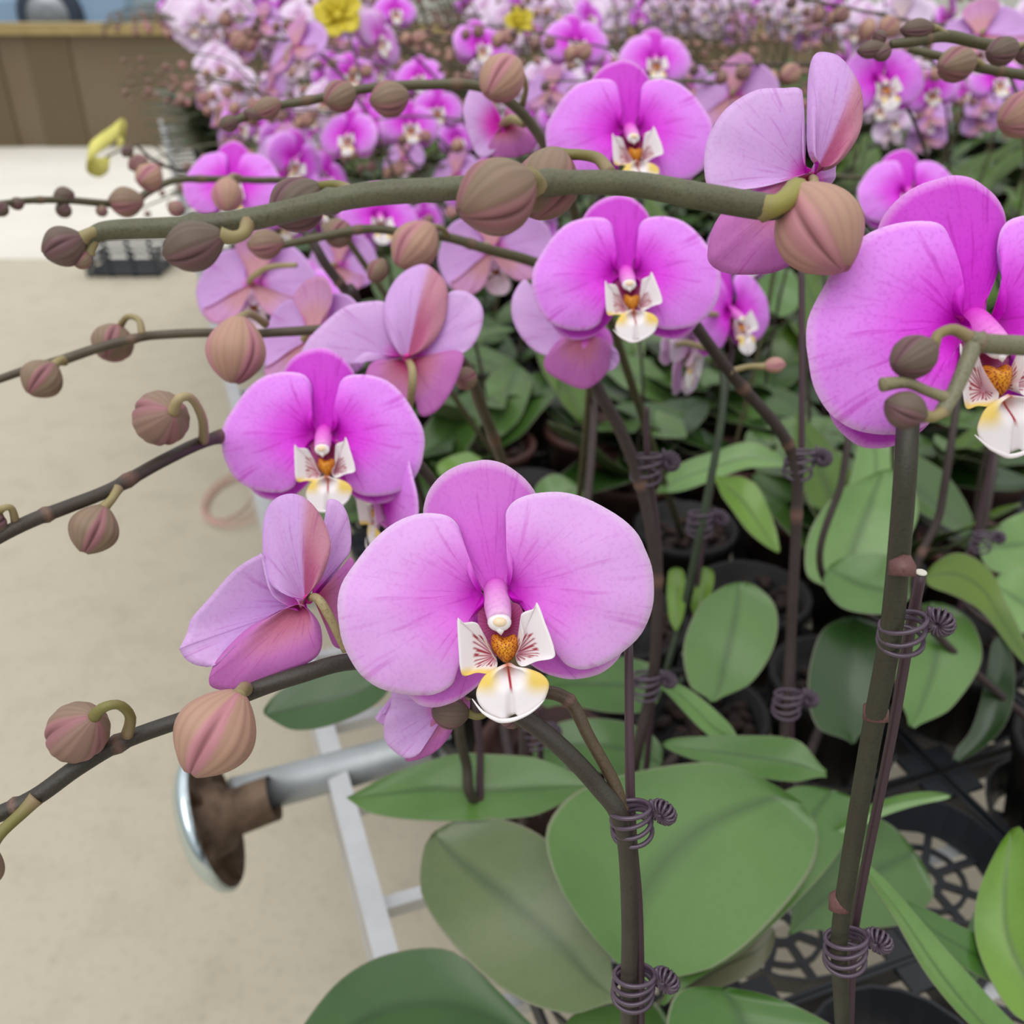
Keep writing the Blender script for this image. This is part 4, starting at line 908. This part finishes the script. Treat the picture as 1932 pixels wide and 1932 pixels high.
yellow(640, 30, 92, 'bright yellow flower at the top edge left of centre', M_YEL)
yellow(980, 42, 55, 'small greenish yellow flower at the top edge near the middle', M_YEL)
p = P(200, 270, 1.35)
t = thing('plant_tag_ribbon', p, 'pale yellow curled ribbon at upper left against the wall and pavement', 'ribbon')
def rib(pts, wd):
    mb = MB(); q = cr(pts, 22); F = []
    for i, (x, y, dd) in enumerate(q):
        a = P(x, y, dd)-p; u = i/21; F.append([mb.vert(a+AX_U*wd*s1*.5+AX_F*(.004*s1+dy)) for s1, dy in ((-1, 0), (1, 0), (1, .0012), (-1, .0012))])
    for i in range(21):
        for k in range(4): k2 = (k+1) % 4; mb.face((F[i][k], F[i][k2], F[i+1][k2], F[i+1][k]))
    mb.face(F[0][::-1]); mb.face(F[-1]); return mb
ob('ribbon', rib([(206,306,1.38),(190,316,1.36),(168,308,1.34),(166,290,1.33),(185,272,1.33),(208,256,1.35),(228,240,1.37),(236,252,1.40),(222,262,1.42)], .030).mesh('ribbon', M_YEL2), t)
mb = MB(); tube(mb, cr([tuple(P(200, 296, 1.36)-p), tuple(P(240, 280, 1.38)-p), tuple(P(290, 275, 1.42)-p), tuple(P(340, 330, 1.5)-p)], 14), .0015, 6, OL); ob('thin_twig', mb.mesh('thin_twig', M_STEM), t)

# ================================================================== large leaves (traced on tilted planes, joined to the nearest pot)
def h_depth(px, py, down=.50): return down/ray(px, py).dot(Vector((0, 0, -1)))
leaf_px([(1080,2080),(850,1985),(700,2010),(620,2060)], [(1000,1890),(860,1795),(740,1800),(640,1850),(560,1950),(540,2010)], h_depth(800,1900,.49), (0, -.15, .98), col=G3, crease=.07)
leaf_px([(1160,1910),(1080,1915),(980,1885),(880,1810),(800,1700),(785,1600)], [(1170,1860),(1150,1780),(1110,1660),(1010,1570),(920,1538),(850,1540)], h_depth(960,1710,.475), (-.2, -.3, .93), col=mix(G1, GM, .6), crease=.06)
leaf_px([(1210,1870),(1100,1760),(1030,1600),(1060,1515),(1140,1468),(1300,1440),(1400,1452),(1500,1500)], [(1220,1880),(1300,1850),(1400,1790),(1480,1710),(1530,1640),(1545,1590),(1540,1550),(1525,1530)], h_depth(1290,1640,.46), (.1, -.35, .93), col=G1, crease=.08)
leaf_px([(1240,1890),(1400,1600),(1470,1500),(1530,1480)], [(1260,1900),(1420,1780),(1560,1640),(1625,1530),(1610,1500)], h_depth(1450,1650,.475), (.15, -.3, .94), col=G1, crease=.05)
leaf_px([(1230,1890),(1330,1800),(1420,1760),(1455,1740)], [(1240,1905),(1340,1870),(1430,1830),(1468,1770)], h_depth(1350,1830,.50), (.1, -.2, .95), col=GM, crease=.06)
leaf_px([(1250,2050),(1255,1960),(1270,1885),(1310,1858)], [(1620,2060),(1600,1970),(1520,1905),(1430,1868)], h_depth(1430,1960,.48), (.1, -.2, .95), col=G2, crease=.10)
leaf_px([(1040,1950),(1100,1905),(1180,1890),(1240,1880)], [(1060,2060),(1150,2060),(1240,2040),(1290,1980)], h_depth(1180,1980,.53), (0, -.1, .95), col=G1, crease=.08)
leaf_px([(1480,1760),(1500,1650),(1560,1570),(1640,1545),(1690,1555)], [(1500,1765),(1600,1755),(1700,1745),(1758,1700),(1765,1660)], h_depth(1640,1660,.50), (.1, -.4, .9), col=mix(G1, G3, .45), crease=.05)
leaf_px([(1560,1560),(1650,1515),(1720,1496),(1780,1493)], [(1570,1590),(1655,1545),(1730,1520),(1803,1506)], h_depth(1690,1530,.46), (-.1, -.75, .6), col=G5, crease=.12)
leaf_px([(1960,2010),(1860,1960),(1760,1850),(1680,1720),(1605,1612)], [(2040,2010),(1925,1940),(1810,1820),(1700,1690),(1613,1603)], h_depth(1780,1800,.42), (.55, -.3, .75), col=G5, crease=.12)
leaf_px([(2080,1960),(1932,1885),(1820,1825),(1740,1770),(1708,1705)], [(2080,1900),(1960,1822),(1860,1770),(1780,1730),(1712,1695)], h_depth(1850,1800,.46), (.2, -.35, .9), col=G2, crease=.10)
leaf_px([(1990,1980),(1900,1900),(1845,1790),(1842,1700),(1880,1590)], [(2080,1930),(2010,1840),(1960,1740),(1950,1640),(1935,1540)], h_depth(1920,1740,.44), (-.35, -.3, .85), col=G4, crease=.12)
leaf_px([(1800,1860),(1830,1740),(1880,1640),(1932,1560)], [(1840,1880),(1880,1780),(1930,1680),(1980,1600)], h_depth(1870,1720,.50), (-.2, -.3, .9), col=mix(G3, G2, .5), crease=.08)
leaf_px([(1120,1520),(1010,1540),(900,1548),(780,1546),(700,1535),(648,1508)], [(1120,1440),(1010,1428),(930,1424),(850,1424),(740,1458),(660,1500)], h_depth(830,1490,.46), (0, -.35, .93), col=G1, crease=.10)
leaf_px([(760,1250),(720,1320),(640,1362),(560,1378),(505,1358)], [(740,1230),(700,1250),(630,1262),(540,1295),(490,1335)], .62, (-.1, -.45, .88), col=G3, crease=.08)
leaf_px([(1010,1350),(1060,1330),(1160,1345),(1240,1345)], [(1020,1265),(1080,1248),(1180,1240),(1260,1260)], h_depth(1140,1300,.48), (0, -.4, .9), col=G2, crease=.05)
leaf_px([(1000,1480),(1060,1450),(1150,1460),(1240,1480)], [(1010,1380),(1080,1358),(1180,1362),(1260,1400)], h_depth(1130,1420,.49), (0, -.4, .9), col=G2, crease=.05)
leaf_px([(1330,1325),(1300,1290),(1290,1220),(1315,1150),(1360,1100)], [(1360,1322),(1420,1285),(1460,1220),(1466,1150),(1430,1095)], h_depth(1370,1200,.46), (0, -.5, .86), col=G1, crease=.04)
leaf_px([(1500,870),(1420,835),(1350,850),(1275,880),(1235,928)], [(1500,890),(1420,882),(1350,905),(1290,925),(1240,932)], h_depth(1360,880,.42), (-.1, -.5, .8), col=G5, crease=.12)
leaf_px([(1340,910),(1380,960),(1420,1010),(1465,1045)], [(1360,890),(1420,910),(1455,970),(1475,1040)], h_depth(1410,970,.45), (.2, -.5, .8), col=G4, crease=.12)
leaf_px([(1560,1130),(1520,1080),(1530,1000),(1580,930),(1650,890)], [(1640,1120),(1690,1050),(1730,980),(1725,920),(1690,880)], h_depth(1620,1000,.44), (0, -.65, .75), col=G5, crease=.06)
leaf_px([(1720,1150),(1660,1160),(1590,1145),(1555,1105),(1558,1075)], [(1730,1080),(1700,1055),(1650,1045),(1600,1048),(1570,1062)], h_depth(1640,1100,.43), (-.1, -.4, .9), col=G1, crease=.10)
leaf_px([(1960,1300),(1900,1215),(1850,1150),(1790,1120),(1742,1110)], [(1960,1240),(1905,1150),(1865,1075),(1810,1042),(1750,1065)], h_depth(1840,1120,.415), (.1, -.45, .88), col=GO, under=lin((90,110,30)), crease=.05)
leaf_px([(1700,1360),(1690,1280),(1690,1200),(1720,1140)], [(1740,1380),(1800,1330),(1850,1250),(1840,1180),(1790,1132)], h_depth(1770,1250,.46), (0, -.5, .86), col=G1, crease=.07)
leaf_px([(1600,1405),(1540,1370),(1525,1290),(1545,1200),(1590,1160)], [(1620,1400),(1665,1340),(1680,1250),(1670,1190),(1640,1165)], h_depth(1600,1280,.49), (0, -.5, .86), col=mix(GD, G3, .4), crease=.05)
leaf_px([(1780,1430),(1830,1380),(1860,1280),(1870,1200)], [(1830,1440),(1900,1360),(1915,1270),(1900,1200)], h_depth(1850,1320,.50), (-.3, -.4, .85), col=GD, crease=.07)
leaf_px([(2000,1060),(1932,1080),(1870,1075),(1845,1040)], [(2000,960),(1940,965),(1890,985),(1850,1020)], h_depth(1920,1020,.46), (0, -.5, .86), col=G5, crease=.06)
leaf_px([(2000,1210),(1932,1195),(1890,1160),(1870,1110)], [(2000,1110),(1950,1080),(1910,1072),(1880,1085)], h_depth(1930,1140,.48), (0, -.5, .86), col=G5, crease=.06)
leaf_px([(1560,1480),(1450,1470),(1330,1440),(1250,1412)], [(1560,1440),(1500,1395),(1400,1388),(1300,1390),(1250,1395)], h_depth(1400,1430,.45), (0, -.5, .86), col=G1, crease=.12)
leaf_px([(1400,1420),(1340,1390),(1270,1320),(1240,1290)], [(1400,1390),(1360,1350),(1300,1300),(1250,1280)], h_depth(1320,1350,.44), (.3, -.5, .8), col=G5, crease=.12)
leaf_px([(1265,1190),(1258,1120),(1262,1070)], [(1285,1190),(1295,1120),(1290,1070)], h_depth(1275,1130,.45), (-.2, -.7, .6), col=G4, crease=.1)
leaf_px([(1300,1160),(1310,1110),(1325,1065)], [(1325,1165),(1345,1110),(1348,1075)], h_depth(1325,1110,.45), (-.2, -.7, .6), col=G4, crease=.1)
leaf_px([(1560,1060),(1590,960),(1610,880),(1620,820)], [(1700,1060),(1710,960),(1700,880),(1680,830)], h_depth(1650,930,.48), (0, -.6, .8), col=G5, crease=.08)
leaf_px([(1440,590),(1430,540),(1440,500)], [(1500,600),(1510,545),(1490,500)], h_depth(1470,550,.42), (0, -.6, .8), col=G1, crease=.08)
leaf_px([(900,850),(850,860),(820,880)], [(920,890),(870,910),(830,900)], h_depth(870,880,.46), (0, -.5, .8), col=G4, crease=.08)
leaf_px([(1000,980),(1010,920),(1040,895),(1080,905)], [(1020,1000),(1060,980),(1100,960),(1110,930)], h_depth(1050,940,.46), (0, -.5, .8), col=G1, crease=.08)
roots = [o for o in C.objects if not o.parent and o.name.startswith('potted_orchid')]
for mb, p0 in LEAVES:
    r = min(roots, key=lambda o: (o.location.x-p0.x)**2+(o.location.y-p0.y)**2)
    mb.v = [tuple(Vector(v)-r.location) for v in mb.v]
    ob('leaf', mb.mesh('leaf', M_LEAF), r)
print('OBJ', len(C.objects), 'things', len([o for o in C.objects if not o.parent]))
